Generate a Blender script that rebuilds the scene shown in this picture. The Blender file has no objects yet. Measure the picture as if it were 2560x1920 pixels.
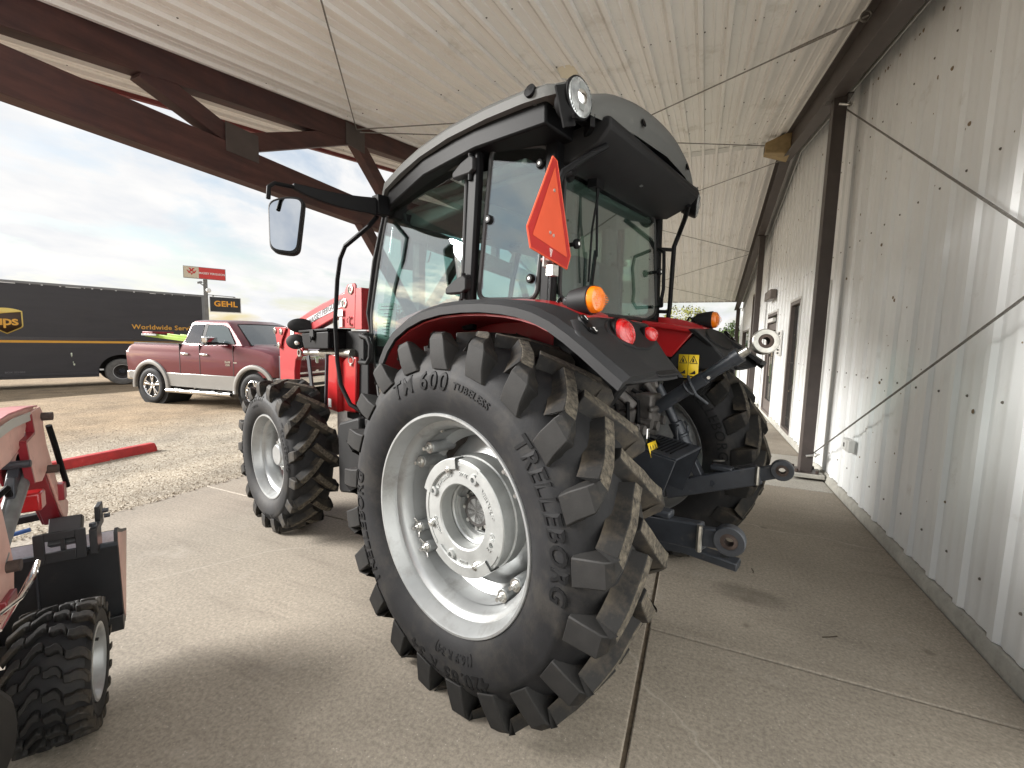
import bpy, bmesh, math, random
from mathutils import Vector, Matrix, Euler
from math import sin, cos, pi, radians as R, sqrt, atan2

S = bpy.context.scene
COL = S.collection
random.seed(7)

# ------------------------------------------------------------------ camera
cam = bpy.data.cameras.new('camera')
co = bpy.data.objects.new('camera', cam)
COL.objects.link(co)
cam.sensor_fit = 'HORIZONTAL'
cam.sensor_width = 36.0
cam.lens = 36.0 * 1080.2 / 2560.0
cam.clip_start = 0.02
cam.clip_end = 3000
YAW, PIT, ROL = 0.4060, 0.1006, 0.0244
fw_ = Vector((-sin(YAW), cos(YAW), 0)); rt_ = Vector((cos(YAW), sin(YAW), 0)); up_ = Vector((0, 0, 1))
f2_ = fw_ * cos(PIT) - up_ * sin(PIT); u2_ = up_ * cos(PIT) + fw_ * sin(PIT)
r3_ = rt_ * cos(ROL) + u2_ * sin(ROL); u3_ = u2_ * cos(ROL) - rt_ * sin(ROL)
mw = Matrix((r3_, u3_, -f2_)).transposed().to_4x4()
mw.translation = Vector((0, 0, 1.5074))
co.matrix_world = mw
S.camera = co

# ------------------------------------------------------------------ sky, sun, exposure
SUN_EL, SUN_AZ = R(23), R(247)          # azimuth clockwise from +Y: out over the lot
world = bpy.data.worlds.new('World'); S.world = world; world.use_nodes = True
nt = world.node_tree; N = nt.nodes; Lk = nt.links
N.clear()
out = N.new('ShaderNodeOutputWorld'); bg = N.new('ShaderNodeBackground')
sky = N.new('ShaderNodeTexSky'); sky.sky_type = 'NISHITA'; sky.sun_disc = False
sky.sun_elevation = SUN_EL; sky.sun_rotation = SUN_AZ; sky.air_density = 1.2; sky.dust_density = 1.5
tc = N.new('ShaderNodeTexCoord'); sep = N.new('ShaderNodeSeparateXYZ')
Lk.new(tc.outputs['Generated'], sep.inputs[0])
zz = N.new('ShaderNodeMath'); zz.operation = 'MAXIMUM'; zz.inputs[1].default_value = 0.0
Lk.new(sep.outputs['Z'], zz.inputs[0])
za = N.new('ShaderNodeMath'); za.operation = 'ADD'; za.inputs[1].default_value = 0.24
Lk.new(zz.outputs[0], za.inputs[0])
dx = N.new('ShaderNodeMath'); dx.operation = 'DIVIDE'; dy = N.new('ShaderNodeMath'); dy.operation = 'DIVIDE'
Lk.new(sep.outputs['X'], dx.inputs[0]); Lk.new(za.outputs[0], dx.inputs[1])
Lk.new(sep.outputs['Y'], dy.inputs[0]); Lk.new(za.outputs[0], dy.inputs[1])
cmb = N.new('ShaderNodeCombineXYZ'); Lk.new(dx.outputs[0], cmb.inputs[0]); Lk.new(dy.outputs[0], cmb.inputs[1])
mp = N.new('ShaderNodeMapping'); mp.inputs['Scale'].default_value = (1.35, 1.0, 1.0); mp.inputs['Rotation'].default_value = (0, 0, 0.5)
Lk.new(cmb.outputs[0], mp.inputs[0])
n1 = N.new('ShaderNodeTexNoise'); n1.inputs['Scale'].default_value = 1.7; n1.inputs['Detail'].default_value = 9; n1.inputs['Roughness'].default_value = 0.58; n1.inputs['Distortion'].default_value = 0.25
Lk.new(mp.outputs[0], n1.inputs['Vector'])
n2 = N.new('ShaderNodeTexNoise'); n2.inputs['Scale'].default_value = 2.6; n2.inputs['Detail'].default_value = 7; n2.inputs['Roughness'].default_value = 0.55
Lk.new(mp.outputs[0], n2.inputs['Vector'])
cov = N.new('ShaderNodeValToRGB'); cov.color_ramp.elements[0].position = 0.30; cov.color_ramp.elements[1].position = 0.52
Lk.new(n1.outputs[0], cov.inputs[0])
ccol = N.new('ShaderNodeValToRGB')
e = ccol.color_ramp.elements
CLOUD_K = 1.0
e[0].position = 0.30; e[0].color = (5.0, 5.15, 5.4, 1)
e[1].position = 0.62; e[1].color = (6.2, 6.1, 6.0, 1)
Lk.new(n2.outputs[0], ccol.inputs[0])
mixc = N.new('ShaderNodeMixRGB')
Lk.new(cov.outputs[0], mixc.inputs[0]); Lk.new(sky.outputs[0], mixc.inputs[1]); Lk.new(ccol.outputs[0], mixc.inputs[2])
Lk.new(mixc.outputs[0], bg.inputs[0]); bg.inputs[1].default_value = 0.05
Lk.new(bg.outputs[0], out.inputs[0])

sl = bpy.data.lights.new('sun', 'SUN'); so = bpy.data.objects.new('sun', sl); COL.objects.link(so)
sl.energy = 3.4; sl.angle = R(23); sl.color = (1.0, 0.975, 0.94)
sd = Vector((sin(SUN_AZ) * cos(SUN_EL), cos(SUN_AZ) * cos(SUN_EL), sin(SUN_EL)))
so.rotation_euler = sd.to_track_quat('Z', 'Y').to_euler()
so.location = sd * 40

S.view_settings.view_transform = 'Standard'
S.view_settings.look = 'None'
S.view_settings.gamma = 1.0
S.view_settings.use_curve_mapping = False
S.view_settings.exposure = 1.74
try:
    S.cycles.max_bounces = 10; S.cycles.transparent_max_bounces = 16; S.cycles.diffuse_bounces = 5
except Exception: pass

# ------------------------------------------------------------------ mesh helper
class MB:
    def __init__(s): s.v = []; s.f = []; s.m = []; s.mi = 0
    def add(s, vs, fs):
        o = len(s.v); s.v += [tuple(v) for v in vs]
        for f in fs: s.f.append([o + i for i in f]); s.m.append(s.mi)
        return s
    def hexa(s, c):            # 8 corners: bottom 4 ccw, top 4 ccw
        return s.add(c, [(0,3,2,1),(4,5,6,7),(0,1,5,4),(1,2,6,5),(2,3,7,6),(3,0,4,7)])
    def box(s, x0, x1, y0, y1, z0, z1):
        x0, x1 = sorted((x0, x1)); y0, y1 = sorted((y0, y1)); z0, z1 = sorted((z0, z1))
        return s.hexa([(x0,y0,z0),(x1,y0,z0),(x1,y1,z0),(x0,y1,z0),(x0,y0,z1),(x1,y0,z1),(x1,y1,z1),(x0,y1,z1)])
    def bar(s, p0, p1, w, h, up=(0,0,1)):   # rectangular bar between two points
        p0 = Vector(p0); p1 = Vector(p1); d = (p1 - p0).normalized(); up = Vector(up)
        sx = d.cross(up)
        if sx.length < 1e-4: sx = d.cross(Vector((1,0,0)))
        sx.normalize(); uz = sx.cross(d).normalized(); a = sx * w / 2; b = uz * h / 2
        return s.hexa([p0-a-b, p0+a-b, p1+a-b, p1-a-b, p0-a+b, p0+a+b, p1+a+b, p1-a+b])
    def prism(s, poly, ax, a, b):           # poly in the other two axes, extruded from a to b along axis ax
        n = len(poly); k = 'xyz'.index(ax)
        def mk(p, t):
            q = list(p); q.insert(k, t); return tuple(q)
        vs = [mk(p, a) for p in poly] + [mk(p, b) for p in poly]
        fs = [tuple(range(n))[::-1], tuple(range(n, 2*n))] + [(i, (i+1) % n, n + (i+1) % n, n + i) for i in range(n)]
        return s.add(vs, fs)
    def rings(s, rs, closed=True, cap=True, loop=False):
        n = len(rs[0]); o = len(s.v)
        for r in rs: s.v += [tuple(p) for p in r]
        m = len(rs)
        for i in range(m if loop else m - 1):
            i2 = (i + 1) % m
            for j in range(n if closed else n - 1):
                j2 = (j + 1) % n
                s.f.append([o+i*n+j, o+i*n+j2, o+i2*n+j2, o+i2*n+j]); s.m.append(s.mi)
        if cap and closed and not loop:
            s.f.append([o + j for j in range(n)][::-1]); s.m.append(s.mi)
            s.f.append([o+(m-1)*n + j for j in range(n)]); s.m.append(s.mi)
        return s
    def tube(s, path, r, seg=10, cap=True):
        P = [Vector(p) for p in path]; n = len(P)
        rr = r if isinstance(r, (list, tuple)) else [r] * n
        T = [(P[min(i+1, n-1)] - P[max(i-1, 0)]).normalized() for i in range(n)]
        up = Vector((0,0,1)) if abs(T[0].z) < .9 else Vector((1,0,0))
        u = T[0].cross(up).normalized(); rs = []
        for i in range(n):
            u = (u - T[i] * u.dot(T[i])).normalized(); w = T[i].cross(u)
            rs.append([P[i] + (u * cos(2*pi*k/seg) + w * sin(2*pi*k/seg)) * rr[i] for k in range(seg)])
        return s.rings(rs, cap=cap)
    def cyl(s, p0, p1, r0, r1=None, seg=16): return s.tube([p0, p1], [r0, r0 if r1 is None else r1], seg)
    def lathe(s, prof, c=(0,0,0), ax=(1,0,0), seg=48, a0=0, a1=2*pi, close=False):   # prof: (radius, offset along axis)
        c = Vector(c); ax = Vector(ax).normalized()
        u = Vector((0,0,1)) if abs(ax.z) < .9 else Vector((0,1,0))
        u = (u - ax * u.dot(ax)).normalized(); w = ax.cross(u)
        full = abs(a1 - a0 - 2*pi) < 1e-6; n = seg if full else seg + 1
        rs = [[c + ax * o + (u * cos(a0+(a1-a0)*k/seg) + w * sin(a0+(a1-a0)*k/seg)) * r for k in range(n)] for r, o in prof]
        if close: rs.append(rs[0])
        return s.rings(rs, closed=full, cap=False)
    def disc(s, c, ax, r, seg=24):
        return s.lathe([(r, 0), (0.0005, 0)], c, ax, seg)
    def hexbolt(s, c, ax, r, h):
        c = Vector(c); ax = Vector(ax).normalized()
        return s.tube([c, c + ax * h], [r, r * .92], 6)
    def grid(s, fn, nu, nv):
        o = len(s.v)
        for i in range(nu + 1):
            for j in range(nv + 1): s.v.append(tuple(fn(i/nu, j/nv)))
        for i in range(nu):
            for j in range(nv):
                a = o + i*(nv+1) + j
                s.f.append([a, a+1, a+nv+2, a+nv+1]); s.m.append(s.mi)
        return s
    def xf(s, M):
        s.v = [tuple(M @ Vector(v)) for v in s.v]; return s
    def mesh(s, name, mats, angle=35):
        me = bpy.data.meshes.new(name); me.from_pydata(s.v, [], s.f); me.update()
        if not isinstance(mats, (list, tuple)): mats = [mats]
        for m in mats: me.materials.append(m)
        if len(mats) > 1: me.polygons.foreach_set('material_index', s.m)
        bm = bmesh.new(); bm.from_mesh(me)
        bmesh.ops.remove_doubles(bm, verts=bm.verts, dist=1e-5)
        bmesh.ops.recalc_face_normals(bm, faces=bm.faces)
        bm.to_mesh(me); bm.free()
        if angle is None: me.shade_flat()
        else:
            me.shade_smooth(); me.set_sharp_from_angle(angle=R(angle))
        return me
    def build(s, name, mats, parent=None, bevel=0, angle=35, loc=None, rot=None, seg=2, solid=0):
        o = bpy.data.objects.new(name, s.mesh(name, mats, angle)); COL.objects.link(o)
        if parent is not None: o.parent = parent
        if loc is not None: o.location = loc
        if rot is not None: o.rotation_euler = rot
        if solid:
            m = o.modifiers.new('thick', 'SOLIDIFY'); m.thickness = solid; m.offset = 0
        if bevel:
            m = o.modifiers.new('edge', 'BEVEL'); m.width = bevel; m.segments = seg; m.limit_method = 'ANGLE'; m.angle_limit = R(40); m.harden_normals = False
        return o

def thing(name, label, cat, loc=(0,0,0), rz=0, group=None):
    o = bpy.data.objects.new(name, None); COL.objects.link(o); o.empty_display_size = .2
    o.location = loc; o.rotation_euler = (0, 0, rz); return tag(o, label, cat, group)
def tag(o, label, cat, group=None):
    o['label'] = label; o['category'] = cat
    if group: o['group'] = group
    return o
def struct(o): o['kind'] = 'structure'; return o
def stuff(o): o['kind'] = 'stuff'; return o
def dup(o, parent=None, loc=None, rot=None):
    c = o.copy(); COL.objects.link(c); c.parent = parent
    if loc is not None: c.location = loc
    if rot is not None: c.rotation_euler = rot
    return c

# ------------------------------------------------------------------ text helper
_tc = {}
def text_geo(body, size=1.0, bold=0.0, shear=0.0, spacing=1.0):
    key = (body, bold, shear, spacing)
    if key not in _tc:
        cu = bpy.data.curves.new('t', 'FONT'); cu.body = body; cu.size = 1.0; cu.shear = shear
        cu.offset = bold; cu.resolution_u = 3; cu.space_character = spacing
        cu.align_x = 'CENTER'; cu.align_y = 'CENTER'; cu.fill_mode = 'FRONT'; cu.extrude = 0
        o = bpy.data.objects.new('t', cu); COL.objects.link(o)
        dg = bpy.context.evaluated_depsgraph_get(); me = o.evaluated_get(dg).to_mesh()
        vs = [tuple(v.co) for v in me.vertices]; fs = [tuple(p.vertices) for p in me.polygons]
        # the outline, for the sides of the letters
        cnt = {}
        for f in fs:
            for i in range(len(f)):
                a, b = f[i], f[(i+1) % len(f)]
                cnt[(a, b)] = cnt.get((a, b), 0) + 1
        edges = [e_ for e_ in cnt if (e_[1], e_[0]) not in cnt]
        o.evaluated_get(dg).to_mesh_clear(); bpy.data.objects.remove(o); bpy.data.curves.remove(cu)
        _tc[key] = (vs, fs, edges)
    vs, fs, ed = _tc[key]
    return [(x * size, y * size) for x, y, z in vs], fs, ed
def add_text(mb, body, size, mapf, depth, bold=0.0, shear=0.0, spacing=1.0, sx=1.0):
    """mapf(x, y, d) -> point; d is height above the surface"""
    vs, fs, ed = text_geo(body, size, bold, shear, spacing); n = len(vs)
    P = [mapf(x*sx, y, depth) for x, y in vs] + [mapf(x*sx, y, 0.0) for x, y in vs]
    F = list(fs) + [(a, b, n + b, n + a)[::-1] for a, b in ed]
    mb.add(P, F)
def text_parts(name, m, parent, body, size, mapf, depth, bold=0.0, shear=0.0, spacing=1.0, sx=1.0):
    vs, fs, ed = text_geo(body, size, bold, shear, spacing)
    groups = []                                     # one object for each word
    for f in fs:
        x0 = min(vs[i][0] for i in f); x1 = max(vs[i][0] for i in f); groups.append([x0, x1, [f]])
    groups.sort(key=lambda g: g[0]); out_ = []
    for g in groups:
        if out_ and g[0] - out_[-1][1] < .20 * size * spacing: out_[-1][1] = max(out_[-1][1], g[1]); out_[-1][2] += g[2]
        else: out_.append(g)
    res = []
    for x0, x1, ff in out_:
        used = sorted({i for f in ff for i in f}); ix = {v: k for k, v in enumerate(used)}; n = len(used)
        b = MB(); b.add([mapf(vs[i][0]*sx, vs[i][1], depth) for i in used] + [mapf(vs[i][0]*sx, vs[i][1], 0.0) for i in used], [tuple(ix[i] for i in f) for f in ff] + [(ix[b_], ix[a_], n + ix[a_], n + ix[b_]) for a_, b_ in ed if a_ in ix and b_ in ix])
        res.append(b.build(name, m, parent, angle=None))
    return res
def flat_map(o, ux, uy, un):
    o = Vector(o); ux = Vector(ux).normalized(); uy = Vector(uy).normalized(); un = Vector(un).normalized()
    return lambda x, y, d: o + ux * x + uy * y + un * d

# ------------------------------------------------------------------ materials
def nodes(m):
    m.use_nodes = True; t = m.node_tree; b = t.nodes['Principled BSDF']; return t, b
def mat(name, col, rough=.5, metal=0.0, var=0.0, vscale=6.0, bump=0.0, bscale=60.0, coat=0.0, spec=None, col2=None, dirt=None, dscale=3.0, dlo=.5, dhi=.7, rvar=0.0, ani=None, bdist=.003):
    m = bpy.data.materials.new(name); t, b = nodes(m); n = t.nodes; l = t.links
    b.inputs['Base Color'].default_value = (*col, 1); b.inputs['Roughness'].default_value = rough; b.inputs['Metallic'].default_value = metal
    if coat: b.inputs['Coat Weight'].default_value = coat; b.inputs['Coat Roughness'].default_value = .06
    if spec is not None: b.inputs['Specular IOR Level'].default_value = spec
    tcn = n.new('ShaderNodeTexCoord'); vec = tcn.outputs['Object']
    if ani:
        mpp = n.new('ShaderNodeMapping'); mpp.inputs['Scale'].default_value = ani; l.new(vec, mpp.inputs[0]); vec = mpp.outputs[0]
    last = None
    if var or col2:
        ns = n.new('ShaderNodeTexNoise'); ns.inputs['Scale'].default_value = vscale; ns.inputs['Detail'].default_value = 8; ns.inputs['Roughness'].default_value = .62
        l.new(vec, ns.inputs['Vector'])
        rp = n.new('ShaderNodeValToRGB'); rp.color_ramp.elements[0].position = .32; rp.color_ramp.elements[1].position = .68
        c2 = col2 if col2 else tuple(min(1, c * (1 + var)) for c in col)
        c1 = tuple(c * (1 - var) for c in col)
        rp.color_ramp.elements[0].color = (*c1, 1); rp.color_ramp.elements[1].color = (*c2, 1)
        l.new(ns.outputs[0], rp.inputs[0]); last = rp.outputs[0]
        if rvar:
            mr = n.new('ShaderNodeMapRange'); mr.inputs['To Min'].default_value = max(0, rough - rvar); mr.inputs['To Max'].default_value = min(1, rough + rvar)
            l.new(ns.outputs[0], mr.inputs['Value']); l.new(mr.outputs[0], b.inputs['Roughness'])
    if dirt:
        nd = n.new('ShaderNodeTexNoise'); nd.inputs['Scale'].default_value = dscale; nd.inputs['Detail'].default_value = 10; nd.inputs['Roughness'].default_value = .7
        l.new(tcn.outputs['Object'], nd.inputs['Vector'])
        rd = n.new('ShaderNodeValToRGB'); rd.color_ramp.elements[0].position = dlo; rd.color_ramp.elements[1].position = dhi
        l.new(nd.outputs[0], rd.inputs[0])
        mx = n.new('ShaderNodeMixRGB'); l.new(rd.outputs[0], mx.inputs[0])
        if last is not None: l.new(last, mx.inputs[1])
        else: mx.inputs[1].default_value = (*col, 1)
        mx.inputs[2].default_value = (*dirt, 1); last = mx.outputs[0]
    if last is not None: l.new(last, b.inputs['Base Color'])
    if bump:
        nb = n.new('ShaderNodeTexNoise'); nb.inputs['Scale'].default_value = bscale; nb.inputs['Detail'].default_value = 6
        l.new(vec, nb.inputs['Vector'])
        bp = n.new('ShaderNodeBump'); bp.inputs['Strength'].default_value = bump; bp.inputs['Distance'].default_value = bdist
        l.new(nb.outputs[0], bp.inputs['Height']); l.new(bp.outputs[0], b.inputs['Normal'])
    return m
def glass(name, tint, lo=.05, hi=.75, rough=0.0, power=4.0):
    m = bpy.data.materials.new(name); m.use_nodes = True; t = m.node_tree; n = t.nodes; l = t.links; n.clear()
    o = n.new('ShaderNodeOutputMaterial'); mx = n.new('ShaderNodeMixShader'); tr = n.new('ShaderNodeBsdfTransparent'); gl = n.new('ShaderNodeBsdfGlossy')
    tr.inputs[0].default_value = (*tint, 1); gl.inputs['Roughness'].default_value = rough; gl.inputs[0].default_value = (.95, .97, 1, 1)
    lw = n.new('ShaderNodeLayerWeight'); lw.inputs[0].default_value = .5
    pw = n.new('ShaderNodeMath'); pw.operation = 'POWER'; pw.inputs[1].default_value = power
    l.new(lw.outputs['Facing'], pw.inputs[0])
    mr = n.new('ShaderNodeMapRange'); mr.inputs['To Min'].default_value = lo; mr.inputs['To Max'].default_value = hi
    l.new(pw.outputs[0], mr.inputs['Value']); l.new(mr.outputs[0], mx.inputs[0])
    l.new(tr.outputs[0], mx.inputs[1]); l.new(gl.outputs[0], mx.inputs[2]); l.new(mx.outputs[0], o.inputs[0])
    return m

def rubber(name, base, dust, lo, hi, scale=5):
    return mat(name, base, .66, spec=.25, var=.25, vscale=9, dirt=dust, dscale=scale, dlo=lo, dhi=hi, bump=.25, bscale=140, bdist=.002)

M = {}
M['rubber'] = rubber('tyre_rubber', (.0115, .0115, .0125), (.045, .04, .033), .50, .85)
M['tread'] = rubber('tread_rubber', (.013, .0125, .012), (.085, .068, .048), .47, .78, 6)
M['worn'] = mat('worn_lug_face', (.026, .022, .018), .95, col2=(.135, .115, .085), var=.6, vscale=48, bump=.9, bscale=90, bdist=.006)
M['letter'] = mat('raised_rubber', (.006, .006, .0065), .66, spec=.2, var=.2, vscale=20)
M['silver'] = mat('silver_paint', (.37, .38, .38), .38, .55, var=.1, vscale=5, rvar=.12, dirt=(.16,.15,.13), dscale=6, dlo=.52, dhi=.85, bump=.08, bscale=90)
M['cast'] = mat('cast_weight', (.40, .41, .40), .45, .55, var=.14, vscale=12, bump=.35, bscale=160, bdist=.002)
M['zinc'] = mat('zinc_bolt', (.62, .61, .58), .3, .9, var=.2, vscale=40)
M['red'] = mat('red_paint', (.34, .010, .012), .28, coat=.5, var=.06, vscale=3)
M['redmatt'] = mat('red_inner_panel', (.26, .01, .014), .5, var=.2, vscale=5, dirt=(.1,.03,.03), dscale=5)
M['redload'] = mat('loader_red', (.36, .025, .03), .36, coat=.3, var=.1, vscale=4)
M['blackpl'] = mat('black_plastic', (.010, .010, .0105), .6, spec=.2, var=.18, vscale=8, bump=.12, bscale=400, bdist=.001)
M['greypl'] = mat('dark_grey_plastic', (.016, .0163, .0175), .55, spec=.25, var=.12, vscale=8, bump=.12, bscale=400, bdist=.001)
M['blackgl'] = mat('gloss_black', (.0045, .0045, .005), .5, var=.2, vscale=10, spec=.12)
M['rubseal'] = mat('rubber_seal', (.012, .012, .012), .6)
M['roofgrey'] = mat('roof_grey', (.088, .089, .085), .6, spec=.3, var=.05, vscale=3, dirt=(.2,.2,.18), dscale=5, dlo=.6, dhi=.9)
M['headliner'] = mat('headliner_grey', (.30, .31, .30), .8, var=.08, vscale=5)
M['interior'] = mat('interior_dark', (.05, .055, .055), .7, var=.2, vscale=6)
M['intgrey'] = mat('interior_grey', (.16, .17, .165), .65, var=.1, vscale=6)
M['steel'] = mat('dark_steel_paint', (.034, .038, .046), .42, .2, var=.25, vscale=10, dirt=(.12,.11,.1), dscale=9, dlo=.6, dhi=.8, bump=.15, bscale=120)
M['steelrod'] = mat('bare_steel', (.38, .37, .34), .35, .9, var=.3, vscale=20)
M['rust'] = mat('rusty_bore', (.045, .030, .024), .85, var=.4, vscale=30)
M['chrome'] = mat('chrome', (.8, .8, .8), .08, 1.0)
M['grime'] = mat('greasy_casting', (.06, .055, .052), .55, .2, var=.5, vscale=14, bump=.4, bscale=60)
M['orange'] = mat('smv_orange', (.56, .07, .024), .6, var=.06, vscale=5)
M['smvred'] = mat('smv_border', (.34, .012, .01), .5, var=.1, vscale=10)
M['amber'] = mat('amber_lens', (.72, .17, .006), .12, coat=.8, bump=.5, bscale=1, spec=.6)
M['redlens'] = mat('red_lens', (.42, .006, .008), .1, coat=.8, spec=.6)
M['lens'] = mat('clear_lens', (.48, .50, .51), .10, .6, var=.3, vscale=30, bump=.6, bscale=50)
M['white'] = mat('white_print', (.75, .75, .73), .5)
M['paper'] = mat('paper', (.62, .78, .72), .7)
M['yellow'] = mat('warning_yellow', (.75, .52, .02), .5)
M['black'] = mat('black_print', (.015, .015, .015), .5)
M['mirror'] = mat('mirror_glass', (.75, .77, .78), .02, 1.0)
M['cabglass'] = glass('tinted_cab_glass', (.70, .80, .77), .20, .85, power=3.2)
M['wsglass'] = glass('windscreen_glass', (.72, .87, .845), .05, .7)

# ground and building
# ------------------------------------------------------------------ ground materials
def concrete(name, base, k=1.0):
    m = bpy.data.materials.new(name); t, b = nodes(m); n = t.nodes; l = t.links
    tcn = n.new('ShaderNodeTexCoord'); v = tcn.outputs['Object']
    def noise(sc, det=6, ro=.6):
        a = n.new('ShaderNodeTexNoise'); a.inputs['Scale'].default_value = sc; a.inputs['Detail'].default_value = det; a.inputs['Roughness'].default_value = ro; l.new(v, a.inputs['Vector']); return a.outputs[0]
    def ramp(src, p0, p1, c0, c1):
        r = n.new('ShaderNodeValToRGB'); r.color_ramp.elements[0].position = p0; r.color_ramp.elements[1].position = p1
        r.color_ramp.elements[0].color = (*c0, 1); r.color_ramp.elements[1].color = (*c1, 1); l.new(src, r.inputs[0]); return r.outputs[0]
    def mix(f, a, c, mode='MIX'):
        x = n.new('ShaderNodeMixRGB'); x.blend_type = mode
        if isinstance(f, float): x.inputs[0].default_value = f
        else: l.new(f, x.inputs[0])
        l.new(a, x.inputs[1]) if not isinstance(a, tuple) else setattr(x.inputs[1], 'default_value', (*a, 1))
        l.new(c, x.inputs[2]) if not isinstance(c, tuple) else setattr(x.inputs[2], 'default_value', (*c, 1))
        return x.outputs[0]
    big = ramp(noise(1.1, 8, .65), .3, .7, tuple(c*.80 for c in base), tuple(min(1, c*1.13) for c in base))
    fine = ramp(noise(60, 5, .75), .36, .64, (.74, .73, .71), (1.24, 1.22, 1.19))
    c = mix(1.0, big, fine, 'MULTIPLY')
    vo = n.new('ShaderNodeTexVoronoi'); vo.inputs['Scale'].default_value = 75; l.new(v, vo.inputs['Vector'])
    spk = ramp(vo.outputs['Distance'], .12, .2, (1, 1, 1), (0, 0, 0))
    rnd = ramp(noise(30, 2, .5), .55, .62, (0, 0, 0), (1, 1, 1))
    c = mix(mix(1.0, spk, rnd, 'MULTIPLY'), c, (.47, .43, .37))
    dk = ramp(noise(52, 3, .6), .66, .72, (0, 0, 0), (.75, .75, .75))
    c = mix(dk, c, (.13, .105, .08))
    # an old oil stain under the drawbar, and tyre scuffs
    sp = n.new('ShaderNodeMapping'); sp.inputs['Location'].default_value = (-.443*4.6, -2.938*7.5, 0); sp.inputs['Scale'].default_value = (4.6, 7.5, 0.0)
    dn = n.new('ShaderNodeTexNoise'); dn.inputs['Scale'].default_value = 2.2; dn.inputs['Detail'].default_value = 4; l.new(v, dn.inputs['Vector'])
    ad = n.new('ShaderNodeMixRGB'); ad.blend_type = 'ADD'; ad.inputs[0].default_value = .16; l.new(v, ad.inputs[1]); l.new(dn.outputs[1], ad.inputs[2]); l.new(ad.outputs[0], sp.inputs[0])
    ln = n.new('ShaderNodeVectorMath'); ln.operation = 'LENGTH'; l.new(sp.outputs[0], ln.inputs[0])
    st = ramp(ln.outputs['Value'], .50, 1.05, (.60, .60, .60), (0, 0, 0))
    blot = ramp(noise(9, 6, .7), .35, .62, (.45, .45, .45), (1, 1, 1))
    c = mix(mix(1.0, st, blot, 'MULTIPLY'), c, (.075, .06, .045))
    dr = n.new('ShaderNodeTexVoronoi'); dr.inputs['Scale'].default_value = 2.3; l.new(v, dr.inputs['Vector'])
    drip = ramp(dr.outputs['Distance'], .035, .075, (.5, .5, .5), (0, 0, 0))
    c = mix(drip, c, (.10, .082, .06))
    mpx = n.new('ShaderNodeMapping'); mpx.inputs['Scale'].default_value = (.55, 5.5, 1); mpx.inputs['Rotation'].default_value = (0, 0, .32); l.new(v, mpx.inputs[0])
    sn = n.new('ShaderNodeTexNoise'); sn.inputs['Scale'].default_value = 1.4; sn.inputs['Detail'].default_value = 7; sn.inputs['Roughness'].default_value = .7; l.new(mpx.outputs[0], sn.inputs['Vector'])
    scf = ramp(sn.outputs[0], .54, .74, (0, 0, 0), (.38, .38, .38)); c = mix(scf, c, (.12, .10, .08))
    lgt = ramp(noise(2.6, 9, .72), .58, .74, (0, 0, 0), (.4, .4, .4)); c = mix(lgt, c, (.42, .38, .33))
    wv = n.new('ShaderNodeTexVoronoi'); wv.feature = 'DISTANCE_TO_EDGE'; wv.inputs['Scale'].default_value = .42; ad2 = n.new('ShaderNodeMixRGB'); ad2.blend_type = 'ADD'; ad2.inputs[0].default_value = .35; l.new(v, ad2.inputs[1])
    nn2 = n.new('ShaderNodeTexNoise'); nn2.inputs['Scale'].default_value = 2.5; nn2.inputs['Detail'].default_value = 6; l.new(v, nn2.inputs['Vector']); l.new(nn2.outputs[1], ad2.inputs[2]); l.new(ad2.outputs[0], wv.inputs['Vector'])
    crk = ramp(wv.outputs['Distance'], .0012, .0035, (.55, .55, .55), (0, 0, 0)); c = mix(crk, c, (.42, .38, .32))
    l.new(c, b.inputs['Base Color']); b.inputs['Roughness'].default_value = .78
    nb = n.new('ShaderNodeBump'); nb.inputs['Strength'].default_value = .35; nb.inputs['Distance'].default_value = .003
    l.new(noise(120, 5, .7), nb.inputs['Height']); l.new(nb.outputs[0], b.inputs['Normal'])
    return m
M['conc'] = concrete('broom_finished_concrete', (.285, .252, .208))
M['concnew'] = concrete('newer_pale_concrete', (.40, .385, .35))
M['found'] = mat('foundation_lip', (.38, .37, .33), .9, var=.18, vscale=12, dirt=(.16,.15,.11), dscale=18, dlo=.60, dhi=.78, bump=.6, bscale=70)
M['joint'] = mat('joint_filler', (.11, .085, .058), .95, var=.4, vscale=25, bump=.8, bscale=60)

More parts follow.
